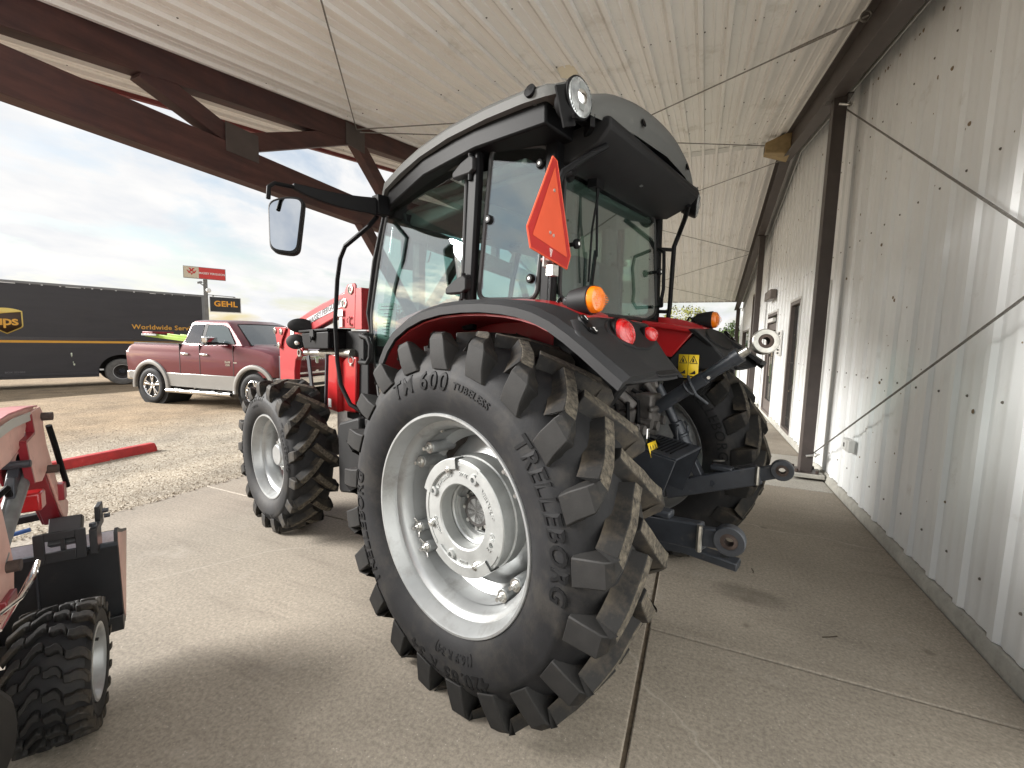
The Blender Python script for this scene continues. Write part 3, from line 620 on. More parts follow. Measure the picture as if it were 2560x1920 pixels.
# ------------------------------------------------------------------ agricultural wheel (wheel frame: x = axle, outside at -x, centre at origin)
def ag_wheel(parent, pos, side, RO, W, rimr, nlug, phase, rear, words, label=None):
    """side -1: outside faces local -x of the tractor, +1: mirrored"""
    root = bpy.data.objects.new('rear_wheel' if rear else 'front_wheel', None); COL.objects.link(root); root.parent = parent; root.location = pos
    root.rotation_euler = (0, 0, 0 if side < 0 else pi)
    if label: root['label'] = label
    dirn = 1 if side < 0 else -1
    xo = W / 2; k = (RO - rimr) / .333; rc = RO - .045 * (k if not rear else 1)
    sw = [(rimr-.012, xo-.045), (rimr+.012, xo-.028), (rimr+.03*k, xo-.018), (rimr+.07*k, xo-.004), (rimr+.115*k, xo), (rimr+.15*k, xo-.003), (rimr+.165*k, xo-.006), (rimr+.172*k, xo-.012), (rimr+.20*k, xo-.022), (rimr+.235*k, xo-.05*k), (rimr+.262*k, xo-.09*k), (rc-.008, xo*.45), (rc, 0)]
    prof = [(r, -x) for r, x in sw] + [(r, x) for r, x in sw[-2::-1]]
    MB().lathe(prof, (0,0,0), (1,0,0), 96).build('tyre', M['rubber'], root, angle=40)
    def swx(r):     # sidewall offset at radius r
        for (ra, xa), (rb, xb) in zip(sw, sw[1:]):
            if ra <= r <= rb: return xa + (xb - xa) * (r - ra) / (rb - ra)
        return sw[-1][1]
    # lugs: lofted bars that run from the sidewall over the shoulder to past the middle
    def lug_mesh(sgn, var):
        rnd = random.Random(var); b = MB(); secs = []
        span = .212 * (W / .43); arc = .205 * (RO/.79) / RO
        pts = [(-.03, rimr+.185*k, xo-.030, rimr+.180*k, xo-.006, .056), (-.012, rimr+.225*k, xo-.065, rimr+.232*k, xo-.002, .050), (0.0, rimr+.25*k, xo-.10, RO-.034*k, xo-.006, .043), (.018, rc-.03, xo-.12, RO-.012*k, xo-.022, .030)]
        for t in (.12, .28, .44, .6, .76, .9, 1.0):
            x = xo - .022 - span * t; rr = RO - .010*k * abs(x/xo)**2
            pts.append((.018 + arc * (t ** 1.3), rc - .022, x, rr, x, .0245 - .003 * t))
        n = len(pts)
        for i, (a, rb, xb, rt, xt, hw) in enumerate(pts):
            kk = W/.43
            p0 = pts[max(i-1, 0)]; p1 = pts[min(i+1, n-1)]
            # width direction: perpendicular to the path on the surface
            da = (p1[0] - p0[0]) * RO; dx = (p1[4] - p0[4]); dr = p1[3] - p0[3]
            ln = sqrt(da*da + dx*dx + dr*dr); wa = -sqrt(max(1e-6, dx*dx + dr*dr)) / ln; wx_ = -da / ln * (1 if i > 3 else 0)
            if i <= 3: wa = -1.0
            hw = hw * kk
            hb = hw * (1.3 if i <= 3 else 2.5); row = []
            jit = rnd.uniform(-.0025, .0025)
            for (r, x, off) in ((rb, xb, -hb), (rt, xt, -hw), (rt, xt, hw), (rb, xb, hb)):
                aa = dirn * (a + wa * off / RO); xx = x + wx_ * off
                r_ = r + (jit if r == rt and i > 3 else 0)
                row.append((sgn * -xx, -r_ * cos(aa), r_ * sin(aa)))
            secs.append(row)
        # last section pulled down: the rounded nose of the lug
        o = len(b.v)
        for row in secs: b.v += row
        for i in range(n - 1):
            for j in range(3):
                b.f.append([o+i*4+j, o+i*4+j+1, o+(i+1)*4+j+1, o+(i+1)*4+j]); b.m.append(1 if (j == 1 and i >= 4) else 0)
        b.f.append([o, o+1, o+2, o+3]); b.m.append(0); e0 = o + (n-1)*4; b.f.append([e0, e0+1, e0+2, e0+3]); b.m.append(0)
        return b.mesh('lug', [M['tread'], M['worn']], 30)
    for sgn in (1, -1):
        ms = [lug_mesh(sgn, v) for v in range(4)]
        for i in range(nlug):
            o = bpy.data.objects.new('lug', ms[i % 4]); COL.objects.link(o); o.parent = root
            an = phase + 2*pi*i/nlug + (pi/nlug if sgn < 0 else 0)
            o.rotation_euler = (-an, 0, 0)
            bv = o.modifiers.new('edge', 'BEVEL'); bv.width = .006 * k; bv.segments = 2; bv.limit_method = 'ANGLE'; bv.angle_limit = R(35)
    # raised lettering
    for (body, size, rad, ang, bold, shear, depth, sp) in words:
        b = MB()
        def mp(x, y, d, rad=rad, ang=ang):
            a = ang - dirn * x / rad; r = rad + y
            return (-dirn * (swx(r) - .0008 + d), -r * cos(a), r * sin(a))
        text_parts('raised_lettering', M['letter'], root, body, size, mp, depth, bold, shear, sp)
    # rim
    bd = rimr - .025
    rp = [(rimr-.02, xo-.05), (rimr-.004, xo-.042), (rimr, xo-.036), (rimr-.003, xo-.030), (rimr-.012, xo-.030), (rimr-.018, xo-.040), (rimr-.022, xo-.055), (bd-.01, xo-.075), (bd-.014, xo-.095), (bd-.034, xo-.105), (bd-.040, xo-.118), (bd-.052, xo-.15), (bd-.056, xo-W*.55), (bd-.035, xo-W*.66), (bd-.01, xo-W*.78), (rimr-.012, -xo+.04), (rimr, -xo+.03), (rimr+.004, -xo+.05)]
    MB().lathe([(r, -x) for r, x in rp], (0,0,0), (1,0,0), 96).build('rim', M['silver'], root, angle=50)
    return root, xo, swx, bd

TA = R(72.44); TAX = Vector((cos(TA), sin(TA), 0))
tr = thing('tractor', 'large red tractor with grey-roofed cab, orange triangle and deep-lugged tyres parked backed under the canopy', 'tractor', Vector((-.9164, 1.4605, 0)) + TAX * 1.085, TA)
def tp(mb, name, m, **k): return mb.build(name, m, k.pop('parent', tr), **k)

RW = .445; XR = 1.085 + .035 - RW/2      # rear tyre mid plane
wr = [('TRELLEBORG', .088, .592, R(20), .016, .14, .005, 1.1), ('TRELLEBORG', .088, .592, R(197), .016, .0, .005, 1.1), ('TM 600', .100, .588, R(103), .012, .10, .006, 1.2), ('TUBELESS', .040, .585, R(72), .014, .1, .004, 1.2),
      ('420/85 R 34', .088, .602, R(277), .02, .08, .003, 1.12), ('(16.9 R 34)', .046, .522, R(281), .012, 0, .003, 1.1)]
rwl, xo, swx, bd = ag_wheel(tr, (-XR, 0, .752), -1, .79, RW, .457, 21, R(41.2-1.0), True, wr, 'near rear wheel with silver stacked wheel weights')
rwr, *_ = ag_wheel(tr, (XR, 0, .752), 1, .79, RW, .457, 21, R(10), True, [('TRELLEBORG', .085, .592, R(150), .012, .1, .004, 1.12), ('TRELLEBORG', .085, .592, R(-30), .012, .1, .004, 1.12)], 'far rear wheel beside the wall')
# lettering and barrel of the inner face of the far wheel
def wheel_centre(root, xo, bd):
    X0 = -(xo - .14)
    MB().lathe([(bd-.056, X0-.0+.02), (bd-.062, X0+.10), (bd-.10, X0+.13)], (0,0,0), (1,0,0), 64).build('rim_step', M['silver'], root)
    # pressed disc with four broad lobes
    d = MB(); n = 96; rs = []
    for r_, x_ in ((.10, .10), (.16, .10), (.20, .115), (.30, .155), (1.0, .17), (1.0, .185)):
        row = []
        for i in range(n):
            a = 2*pi*i/n; lob = .5 + .5*cos(4*(a - R(2))); rr = (.315 + .065 * min(1, max(0, (lob-.25)*1.7))) if r_ == 1.0 else r_
            row.append((X0 + x_, -rr*cos(a), rr*sin(a)))
        rs.append(row)
    d.rings(rs, cap=False); d.build('wheel_disc', M['silver'], root, angle=40)
    # clamp bushes with bolts in four pairs
    for ac in (R(142), R(213), R(318), R(38)):
        for s in (-1, 1):
            a = ac + s * R(8.2); r_ = .352; c = Vector((0, -r_*cos(a), r_*sin(a)))
            b = MB(); b.cyl(c + Vector((X0+.015, 0, 0)), c + Vector((X0+.15, 0, 0)), .026, .03, 20)
            bo = b.build('clamp_bush', M['silver'], root, bevel=.004)
            q = MB(); q.lathe([(.026, 0), (.026, -.005), (.012, -.006)], c + Vector((X0+.014, 0, 0)), (1,0,0), 20); q.hexbolt(c + Vector((X0+.009, 0, 0)), (-1,0,0), .016, .014); q.cyl(c + Vector((X0-.004, 0, 0)), c + Vector((X0-.022, 0, 0)), .008, seg=10)
            q.build('clamp_bolt', M['zinc'], root, angle=30)
            if R(190) < ac < R(230):
                for t in (-1, 1):
                    u = Vector((0, sin(a), cos(a))); v0 = c + Vector((X0+.006, 0, 0))
                    MB().bar(v0 + u*t*.024 + Vector((0,.004*t,0)), v0 + u*t*.046 + Vector((-.008,0,0)), .012, .004, (1,0,0)).build('locking_tab', M['zinc'], root, bevel=.0015)
    MB().tube([(X0+.03, -.395*cos(R(112)), .395*sin(R(112))), (X0-.005, -.375*cos(R(112)), .375*sin(R(112)))], .006, 8).build('valve_stem', M['zinc'], root)
    # two stacked cast weights
    WXf = -(XR - 1.0) * -1
    xf = -(1.0 - XR)        # front face at tractor x = -1.0
    def ring(name, ro, ri, xa, xb, seg=72):
        p = [(ri, xb), (ri, xa+.006), (ri+.006, xa), (ro-.006, xa), (ro, xa+.006), (ro, xb)]
        return MB().lathe(p, (0,0,0), (1,0,0), seg, close=True).build(name, M['cast'], root, angle=30)
    ring('wheel_weight', .248, .138, xf+.012, xf+.075); ring('wheel_weight', .252, .128, xf+.079, xf+.150); ring('wheel_weight', .236, .125, xf+.153, xf+.205)
    # proud rim segments, bosses and bolts on the front weight
    for a0, a1 in ((-22, 64), (98, 163), (232, 318)):
        MB().lathe([(.205, xf+.013), (.205, xf+.004), (.209, xf), (.250, xf), (.254, xf+.004), (.254, xf+.05), (.205, xf+.05)], (0,0,0), (1,0,0), 28, R(90-a1)+pi*0, R(90-a0), close=True).build('weight_lip', M['cast'], root, angle=30)
    for a0, a1 in ((165, 226), (66, 97), (319, 337)):
        MB().lathe([(.222, xf+.013), (.222, xf+.009), (.236, xf+.009), (.236, xf+.013)], (0,0,0), (1,0,0), 20, R(90-a1), R(90-a0)).build('weight_lip', M['cast'], root, angle=30)
    for a in (68, 158, 252, 342):
        c = Vector((0, -.195*cos(R(a)), .195*sin(R(a))))
        b = MB(); b.lathe([(.024, xf+.014), (.022, xf+.002), (.011, xf+.001), (.011, xf+.03)], c, (1,0,0), 20); b.build('weight_boss', M['cast'], root)
    for a in (113, 203, 297):
        c = Vector((xf+.012, -.208*cos(R(a)), .208*sin(R(a))))
        b = MB(); b.lathe([(.021, .004), (.021, 0), (.005, 0)], c, (1,0,0), 18); b.hexbolt(c, (-1,0,0), .016, .014); b.cyl(c - Vector((.014,0,0)), c - Vector((.020,0,0)), .008, seg=10); b.build('weight_bolt', M['zinc'], root, angle=30)
    for body, size, rad, ang in (('60KG', .034, .183, -18), ('AGCO', .028, .178, 207), ('VIEDULIP', .030, .186, 32), ('ACW1200410', .022, .183, 132), ('XGX', .022, .186, 88), ('P-8382', .016, .195, 275)):
        b = MB()
        fl = -1 if ang == 207 else 1
        def mp(x, y, d, rad=rad, ang=R(ang), fl=fl):
            a = ang - x/rad; r = rad + y; return (xf + .0122 - d, -r*cos(a), r*sin(a))
        add_text(b, body, size, mp, .0035, .03, 0, 1.05); b.build('cast_lettering', M['cast'], root, angle=None)
    # hub inside the weights
    b = MB(); b.lathe([(.138, xf+.20), (.10, xf+.19), (.095, xf+.15), (.06, xf+.14), (.055, xf+.10), (.0005, xf+.10)], (0,0,0), (1,0,0), 40); b.build('hub', M['cast'], root)
    b = MB(); b.lathe([(.130, xf+.10), (.106, xf+.10), (.100, xf+.14), (.128, xf+.15)], (0,0,0), (1,0,0), 40, R(20), R(290)); b.build('hub_ring', M['cast'], root)
    for a in range(0, 360, 45):
        c = Vector((xf+.15, -.078*cos(R(a)), .078*sin(R(a)))); q = MB(); q.cyl(c, c - Vector((.05,0,0)), .009, seg=10); q.hexbolt(c - Vector((.012,0,0)), (-1,0,0), .017, .016); q.build('wheel_stud', M['zinc'], root, angle=30)
wheel_centre(rwl, xo, bd)
MB().lathe([(.12, .06), (.25, .03), (.38, -.02), (.40, -.03)], (0,0,0), (1,0,0), 64).build('wheel_disc', M['silver'], rwr)

FW = .34; XF = .956 + .035 - FW/2
fwords = [('340/85 R24', .058, .455, R(105), .012, .05, .003, 1.1), ('TRELLEBORG', .055, .45, R(190), .012, .05, .003, 1.12), ('TM 600', .06, .455, R(283), .02, .1, .003, 1.1), ('TRELLEBORG', .055, .45, R(20), .012, .05, .003, 1.12), ('TUBELESS', .026, .40, R(108), .012, 0, .002, 1.1)]
for s, ph in ((-1, 12), (1, 3)):
    w, xo2, _, bd2 = ag_wheel(tr, (s*XF, 2.247, .565), s, .594, FW, .330, 17, R(ph), False, fwords if s < 0 else [], 'near front wheel' if s < 0 else 'far front wheel')
    X0 = -(xo2 - .145)
    d = MB(); n = 96; rs = []
    for r_, x_ in ((.0005, -.045), (.075, -.045), (.085, -.035), (.09, .0), (.135, .006), (.155, .02), (.20, .05), (1.0, .07), (1.0, .085)):
        row = []
        for i in range(n):
            a = 2*pi*i/n; lob = .5 + .5*cos(4*a); rr = (.225 + .035*min(1, max(0, (lob-.3)*1.7))) if r_ == 1.0 else r_
            row.append((X0 + x_, -rr*cos(a), rr*sin(a)))
        rs.append(row)
    d.rings(rs, cap=False); d.build('wheel_disc', M['silver'], w, angle=40)
    for i in range(8):
        a = R(22.5 + 45*i); c = Vector((X0+.06, -.252*cos(a), .252*sin(a))); q = MB(); q.hexbolt(c, (-1,0,0), .014, .02); q.lathe([(.022, 0), (.02, -.006), (.012, -.007)], c, (1,0,0), 14); q.build('clamp_bolt', M['silver'], w)
    for i in range(8):
        a = R(45*i); c = Vector((X0+.006, -.115*cos(a), .115*sin(a))); q = MB(); q.hexbolt(c, (-1,0,0), .013, .014); q.build('wheel_nut', M['zinc'], w)

# ------------------------------------------------------------------ chassis under the cab
b = MB(); b.box(-.27, .27, -.18, .55, .50, 1.02); b.box(-.22, .22, .5, 2.6, .52, .98); tp(b, 'transmission', M['grime'], bevel=.03)
b = MB(); b.lathe([(.20, -.66), (.20, -.60), (.155, -.58), (.14, -.30), (.16, -.25), (.16, .25), (.14, .30), (.155, .58), (.20, .60), (.20, .66)], (0, 0, .752), (1,0,0), 32); b.cyl((-.9, 0, .752), (.9, 0, .752), .07); tp(b, 'rear_axle', M['grime'])
b = MB(); b.bar((-.72, 2.247, .565), (.72, 2.247, .565), .16, .15); b.cyl((-.83, 2.247, .565), (-.62, 2.247, .565), .13, .15, 20); b.cyl((.83, 2.247, .565), (.62, 2.247, .565), .13, .15, 20); tp(b, 'front_axle', M['grime'], bevel=.02)
hd = MB(); rs = []
for y, w, z0, z1 in ((1.30, .33, 1.0, 1.50), (1.9, .31, 1.0, 1.47), (2.3, .28, .95, 1.42), (2.55, .24, .9, 1.32)):
    rs.append([(-w, y, z0), (-w, y, z1-.12), (-w+.05, y, z1-.04), (-w+.16, y, z1), (w-.16, y, z1), (w-.05, y, z1-.04), (w, y, z1-.12), (w, y, z0)])
hd.rings(rs); tp(hd, 'hood', M['red'], bevel=.015)
# fuel tank and step on the near side
b = MB(); b.prism([(1.215, .52), (1.225, .965), (1.25, .985), (1.49, .915), (1.515, .88), (1.515, .44), (1.49, .42), (1.25, .47)], 'x', -.76, -.34); tp(b, 'fuel_tank', M['blackpl'], bevel=.018)
b = MB(); b.box(-.80, -.52, .72, 1.16, .405, .425); b.bar((-.79, 1.14, .41), (-.74, 1.10, .95), .02, .05); b.bar((-.79, .74, .41), (-.74, .78, .95), .02, .05)
for i in range(6): b.box(-.80, -.52, .76+.07*i, .785+.07*i, .425, .437)
tp(b, 'step', M['blackpl'], bevel=.004)
b = MB(); b.box(-.74, -.40, .70, 1.2, .93, .985); tp(b, 'cab_floor', M['blackpl'], bevel=.01)

# ------------------------------------------------------------------ cab
def sx(y, z):                       # half width of the cab side at (y, z)
    if y < .23: w = .60 + (.745-.60) * (y + .15) / .38
    else: w = .745 - .075 * (y - .23) / .97
    return w - .05 * (z - 1.66) / .75
def side_poly(pts, s, inset=0.0): return [(s * (sx(y, z) - inset), y, z) for y, z in pts]
def round_poly(pts, r=.05, n=4):
    o = []; m_ = len(pts)
    for i in range(m_):
        p = Vector(pts[i]); a = Vector(pts[i-1]); c = Vector(pts[(i+1) % m_])
        d0 = (a - p); d1 = (c - p); rr = min(r, d0.length*.45, d1.length*.45); p0 = p + d0.normalized()*rr; p1 = p + d1.normalized()*rr
        for k in range(n+1):
            t = k / n; o.append(tuple(p0*(1-t)**2 + p*2*t*(1-t) + p1*t*t))
    return o
def pane(name, pts3, m, parent=tr, th=.006):
    P = [Vector(p) for p in pts3]; nn = Vector((0, 0, 0)); c0 = sum(P, Vector((0, 0, 0))) / len(P)
    for i in range(len(P)): nn += (P[i] - c0).cross(P[(i+1) % len(P)] - c0)
    nn.normalize(); P = [p - nn * nn.dot(p - c0) for p in P]
    b = MB(); b.rings([[p - nn*th/2 for p in P], [p + nn*th/2 for p in P]]); return b.build(name, m, parent, angle=None)
def frame_of(pts3, r, name, m, parent=tr, closed=True):
    b = MB(); P = [Vector(p) for p in pts3]
    n = len(P); rs = []
    for i in range(n):
        t = (P[(i+1) % n] - P[i-1]).normalized(); u = t.cross(Vector((1, 0, .0))); 
        if u.length < .2: u = t.cross(Vector((0, 1, 0)))
        u.normalize(); w = t.cross(u)
        rs.append([P[i] + (u*cos(2*pi*k/8) + w*sin(2*pi*k/8)) * r for k in range(8)])
    b.rings(rs, loop=True); return b.build(name, m, parent)
def taper_post(path, ws, name, m):           # box-section post along a path, (width along y, width along x)
    b = MB(); rs = []
    for (x, y, z), (wy, wx) in zip(path, ws): rs.append([(x-wx, y-wy, z), (x+wx, y-wy, z), (x+wx, y+wy, z), (x-wx, y+wy, z)])
    b.rings(rs); return tp(b, name, m, bevel=.012)
for s in (-1, 1):
    door = round_poly([(.285, 1.68), (.31, 2.36), (.66, 2.385), (.98, 2.345), (1.075, 2.27), (1.165, 1.98), (1.222, 1.66), (1.165, 1.41), (1.02, 1.02), (.80, .97), (.70, 1.30), (.55, 1.55), (.42, 1.65)], .06)
    p3 = side_poly(door, s); dr = pane('door', p3, M['cabglass']); frame_of(p3, .011, 'door_frame', M['rubseal'], dr)
    q = round_poly([(-.085, 1.695), (-.105, 2.375), (.165, 2.405), (.185, 1.695)], .05)
    p3 = side_poly(q, s); qw = pane('quarter_window', p3, M['cabglass']); frame_of(p3, .012, 'window_seal', M['rubseal'], qw)
    for (y, z) in ((-.065, 2.30), (-.055, 1.79), (.155, 2.07)):
        k_ = MB(); c = Vector((s*(sx(y, z)+.004), y, z)); k_.lathe([(.021, -.02), (.021, .008), (.016, .014), (.0005, .014)], c, (s, 0, 0), 18); kn = k_.build('window_knob', M['blackgl'], qw)
        k_ = MB(); k_.lathe([(.007, .0145), (.0005, .016)], c, (s, 0, 0), 12); k_.build('knob_centre', M['white'], qw)
    # posts
    taper_post([(s*.735, .235, 1.55), (s*.735, .235, 1.72), (s*.70, .235, 2.43)], [(.035, .022), (.032, .022), (.036, .022)], 'door_post', M['blackgl'])
    taper_post([(s*.590, -.125, 1.56), (s*.590, -.125, 1.70), (s*.555, -.118, 2.40)], [(.030, .034), (.030, .032), (.036, .034)], 'rear_post', M['blackgl'])
    b = MB(); path = [(s*.62, .98, .92), (s*.655, 1.10, 1.22), (s*.668, 1.19, 1.45), (s*.672, 1.245, 1.66), (s*.66, 1.19, 1.98), (s*.635, 1.10, 2.28), (s*.625, 1.04, 2.40)]
    b.tube(path, .019, 10); tp(b, 'front_post', M['blackgl'])
    # hinges
    for y, z in ((.262, 2.315), (.285, 1.76)):
        b = MB(); x0 = s*(sx(.25, z)+.004)
        b.prism([(.21, z+.035), (.235, z+.05), (.30, z+.03), (.36, z-.005), (.36, z-.035), (.24, z-.035), (.21, z-.02)], 'x', x0, x0 + s*.045); b.prism([(.215, z+.055), (.245, z+.055), (.245, z-.075), (.215, z-.075)], 'x', x0, x0 + s*.02); h = tp(b, 'door_hinge', M['blackpl'], bevel=.008)
        b = MB(); b.cyl((x0 + s*.03, .245, z-.06), (x0 + s*.03, .245, z+.06), .012, seg=12); b.build('hinge_pin', M['blackgl'], h)
    b = MB(); pts = [(s*.76, 1.175, 1.50), (s*.80, 1.13, 1.515), (s*.80, 1.05, 1.50), (s*.80, 1.02, 1.46), (s*.80, 1.025, 1.385), (s*.80, 1.06, 1.35), (s*.80, 1.14, 1.35), (s*.76, 1.175, 1.365)]
    b.tube(pts, .014, 8); b.box(s*.70, s*.775, 1.14, 1.20, 1.34, 1.53); tp(b, 'door_handle', M['blackpl'], bevel=.008)
# rear window, hinged on top
rg = round_poly([(-.545, 1.70), (-.50, 2.30), (.50, 2.30), (.545, 1.70), (.40, 1.655), (-.40, 1.655)], .06)
p3 = [(x, -.158 + .025*(z-1.66)/.65, z) for x, z in rg]
rwn = pane('rear_window', p3, M['cabglass']); frame_of(p3, .010, 'window_seal', M['rubseal'], rwn)
b = MB(); b.bar((-.60, -.13, 1.635), (.60, -.13, 1.635), .06, .06); b.bar((-.57, -.115, 2.355), (.57, -.115, 2.355), .07, .09); tp(b, 'rear_crossmember', M['blackgl'], bevel=.01)
for x, z in ((-.475, 1.955), (.475, 1.955)):
    k_ = MB(); k_.lathe([(.010, 0), (.010, .035), (.023, .036), (.023, .05), (.015, .056), (.0005, .056)], (x, -.152, z), (0, -1, 0), 18); kn = k_.build('window_knob', M['blackgl'], rwn); k_ = MB(); k_.lathe([(.008, .0565), (.0005, .058)], (x, -.152, z), (0, -1, 0), 12); k_.build('knob_centre', M['white'], rwn)
b = MB(); b.tube([(-.30, -.185, 2.27), (-.295, -.19, 2.10), (-.275, -.185, 1.93)], .007, 6); b.tube([(-.285, -.19, 2.27), (-.33, -.185, 2.05), (-.335, -.18, 1.80)], .006, 6); b.bar((-.275, -.178, 1.96), (-.31, -.174, 1.72), .012, .016); b.box(-.33, -.26, -.20, -.15, 2.25, 2.31); tp(b, 'rear_wiper', M['blackgl'])
b = MB(); b.tube([(.50, -.17, 2.10), (.42, -.24, 2.06), (.405, -.25, 1.99), (.42, -.25, 1.84), (.40, -.25, 1.78), (.43, -.24, 1.74), (.52, -.17, 1.745)], .011, 8); tp(b, 'window_handle', M['blackgl'])
# windscreen
ws = [(-.60, 1.17, 1.45), (.60, 1.17, 1.45), (.62, 1.235, 1.66), (.58, 1.06, 2.32), (-.58, 1.06, 2.32), (-.62, 1.235, 1.66)]
pane('windscreen', ws, M['wsglass'])
b = MB(); b.bar((-.60, 1.05, 2.37), (.60, 1.05, 2.37), .10, .07); b.bar((-.60, 1.16, 1.44), (.60, 1.16, 1.44), .05, .06); tp(b, 'front_crossmember', M['blackgl'], bevel=.01)
b = MB(); b.box(-.56, .56, 1.0, 1.15, .98, 1.42); tp(b, 'firewall', M['interior'], bevel=.02)
# roof shell
def roof_ring(y, w, zl, zt, d=0.0):
    return [(-w, y, zl), (-w-.004, y, zl+.035), (-w+.02, y, zl+.060*(zt-zl)/.12), (-w+.085, y, zt-.028), (-w+.22, y, zt-.012), (0, y, zt+.006), (w-.22, y, zt-.012), (w-.085, y, zt-.028), (w-.02, y, zl+.060*(zt-zl)/.12), (w+.004, y, zl+.035), (w, y, zl)]
rr = [roof_ring(1.15, .60, 2.345, 2.39), roof_ring(1.10, .66, 2.345, 2.42), roof_ring(.99, .715, 2.368, 2.475), roof_ring(.80, .745, 2.405, 2.535), roof_ring(.60, .765, 2.437, 2.568), roof_ring(.36, .78, 2.460, 2.590), roof_ring(.10, .785, 2.468, 2.598), roof_ring(-.10, .78, 2.468, 2.592), roof_ring(-.21, .775, 2.462, 2.575), roof_ring(-.27, .755, 2.465, 2.545), roof_ring(-.315, .72, 2.475, 2.52)]
b = MB(); b.rings(rr, closed=True); roof = tp(b, 'roof', M['roofgrey'], angle=42)
# rear visor: slopes from the roof top down to a lip
v = MB(); vr = []
for y, w, zl, zt in ((-.205, .765, 2.462, 2.572), (-.27, .70, 2.455, 2.585), (-.325, .665, 2.445, 2.580), (-.365, .65, 2.435, 2.555), (-.395, .63, 2.425, 2.50), (-.40, .615, 2.418, 2.455)):
    row = []
    for i in range(25):
        t = -1 + 2*i/24; e_ = abs(t)**5; arch = .048*(1-t*t) ; row.append((w*t, y + .07*t*t, zl + (zt + arch - zl)*(1 - e_) ))
    low = [(w*t_, y + .07*t_*t_, zl + .02*(1-t_*t_)) for t_ in (1, .5, 0, -.5, -1)]
    vr.append(row + low[1:-1])
v.rings(vr, closed=True); tp(v, 'rear_visor', M['roofgrey'], angle=42, parent=roof)
for x, y, z in ((-.267, -.383, 2.50), (.319, -.376, 2.49)):
    k_ = MB(); k_.lathe([(.018, 0), (.018, .006), (.0005, .008)], (x, y-.008, z), (0, -1, .3), 16); k_.build('roof_plug', M['blackgl'], roof)
for s in (-1, 1):
    k_ = MB(); k_.lathe([(.026, -.02), (.026, .003), (.0005, .005)], (s*.784, -.145, 2.503), (s, 0, .25), 20); k_.build('roof_plug', M['blackgl'], roof)
# black band under the roof and the lining
b = MB(); b.rings([[(-w+.015, y, zl-.085), (w-.015, y, zl-.085), (w-.01, y, zl+.03), (-w+.01, y, zl+.03)] for y, w, zl in ((1.12, .63, 2.33), (.99, .70, 2.365), (.6, .752, 2.437), (.2, .768, 2.465), (-.20, .755, 2.462))]); tp(b, 'roof_band', M['blackgl'], bevel=.01)
b = MB(); b.box(-.56, .56, -.10, 1.02, 2.27, 2.30); b.box(-.62, .62, .0, .9, 2.30, 2.34); ln_ = tp(b, 'headliner', M['headliner'], bevel=.03)
b = MB(); b.prism([(.42, 2.27), (.95, 2.27), (.98, 2.20), (.86, 2.165), (.50, 2.20)], 'x', -.56, .56); tp(b, 'overhead_console', M['headliner'], bevel=.02, parent=ln_)
for x, y, z in ((-.40, .55, 2.185), (-.15, .72, 2.172), (.15, .72, 2.172)):
    k_ = MB(); k_.lathe([(.045, 0), (.045, -.012), (.036, -.014), (.034, -.006), (.0005, -.006)], (x, y, z), (0, .1, 1), 20); k_.build('air_vent', M['intgrey'], ln_)
    k_ = MB(); [k_.box(x-.03, x+.03, y-.024+.012*i, y-.018+.012*i, z-.016, z-.006) for i in range(5)]; k_.build('vent_slats', M['interior'], ln_)
# rear air-conditioning housing under the visor
b = MB(); hp = [(-.365, 2.44), (-.385, 2.425), (-.385, 2.39), (-.33, 2.335), (-.20, 2.285), (-.12, 2.295), (-.10, 2.42)]
b.prism(hp, 'x', -.545, .545); hs = tp(b, 'rear_housing', M['blackpl'], bevel=.012)
sg = MB(); 
for x0, z0, w, h in ((.06, 0, .10, .05), (-.10, .02, .07, .03), (-.20, -.01, .05, .02), (-.02, .05, .03, .015)):
    f = flat_map((x0, -.262 - z0*.4, 2.3065+.012), (1, 0, 0), (0, -1, .42), (0, -.42, -1))
    for i in range(4): sg.add([f(-w/2, -h/2+h*i/4, .002), (f(w/2*(.4+.6*((i*37) % 5)/5), -h/2+h*i/4, .002)), f(w/2*(.4+.6*((i*37) % 5)/5), -h/2+h*(i+.55)/4, .002), f(-w/2, -h/2+h*(i+.55)/4, .002)], [(0, 1, 2, 3)])
sg.build('printed_marks', M['intgrey'], hs)
for s_ in (-1, 1): b = MB(); b.bar((s_*.60, -.33, 2.405), (s_*.48, -.20, 2.40), .02, .05); tp(b, 'housing_bracket', M['blackgl'])
b = MB(); b.bar((-.70, -.26, 2.42), (-.5, -.30, 2.42), .03, .02); tp(b, 'light_crossbar', M['blackgl']); b = MB(); b.tube([(-.555, -.20, 2.22), (-.60, -.22, 2.225), (-.60, -.25, 2.225)], .02, 10); tp(b, 'drain_spout', M['blackgl'])
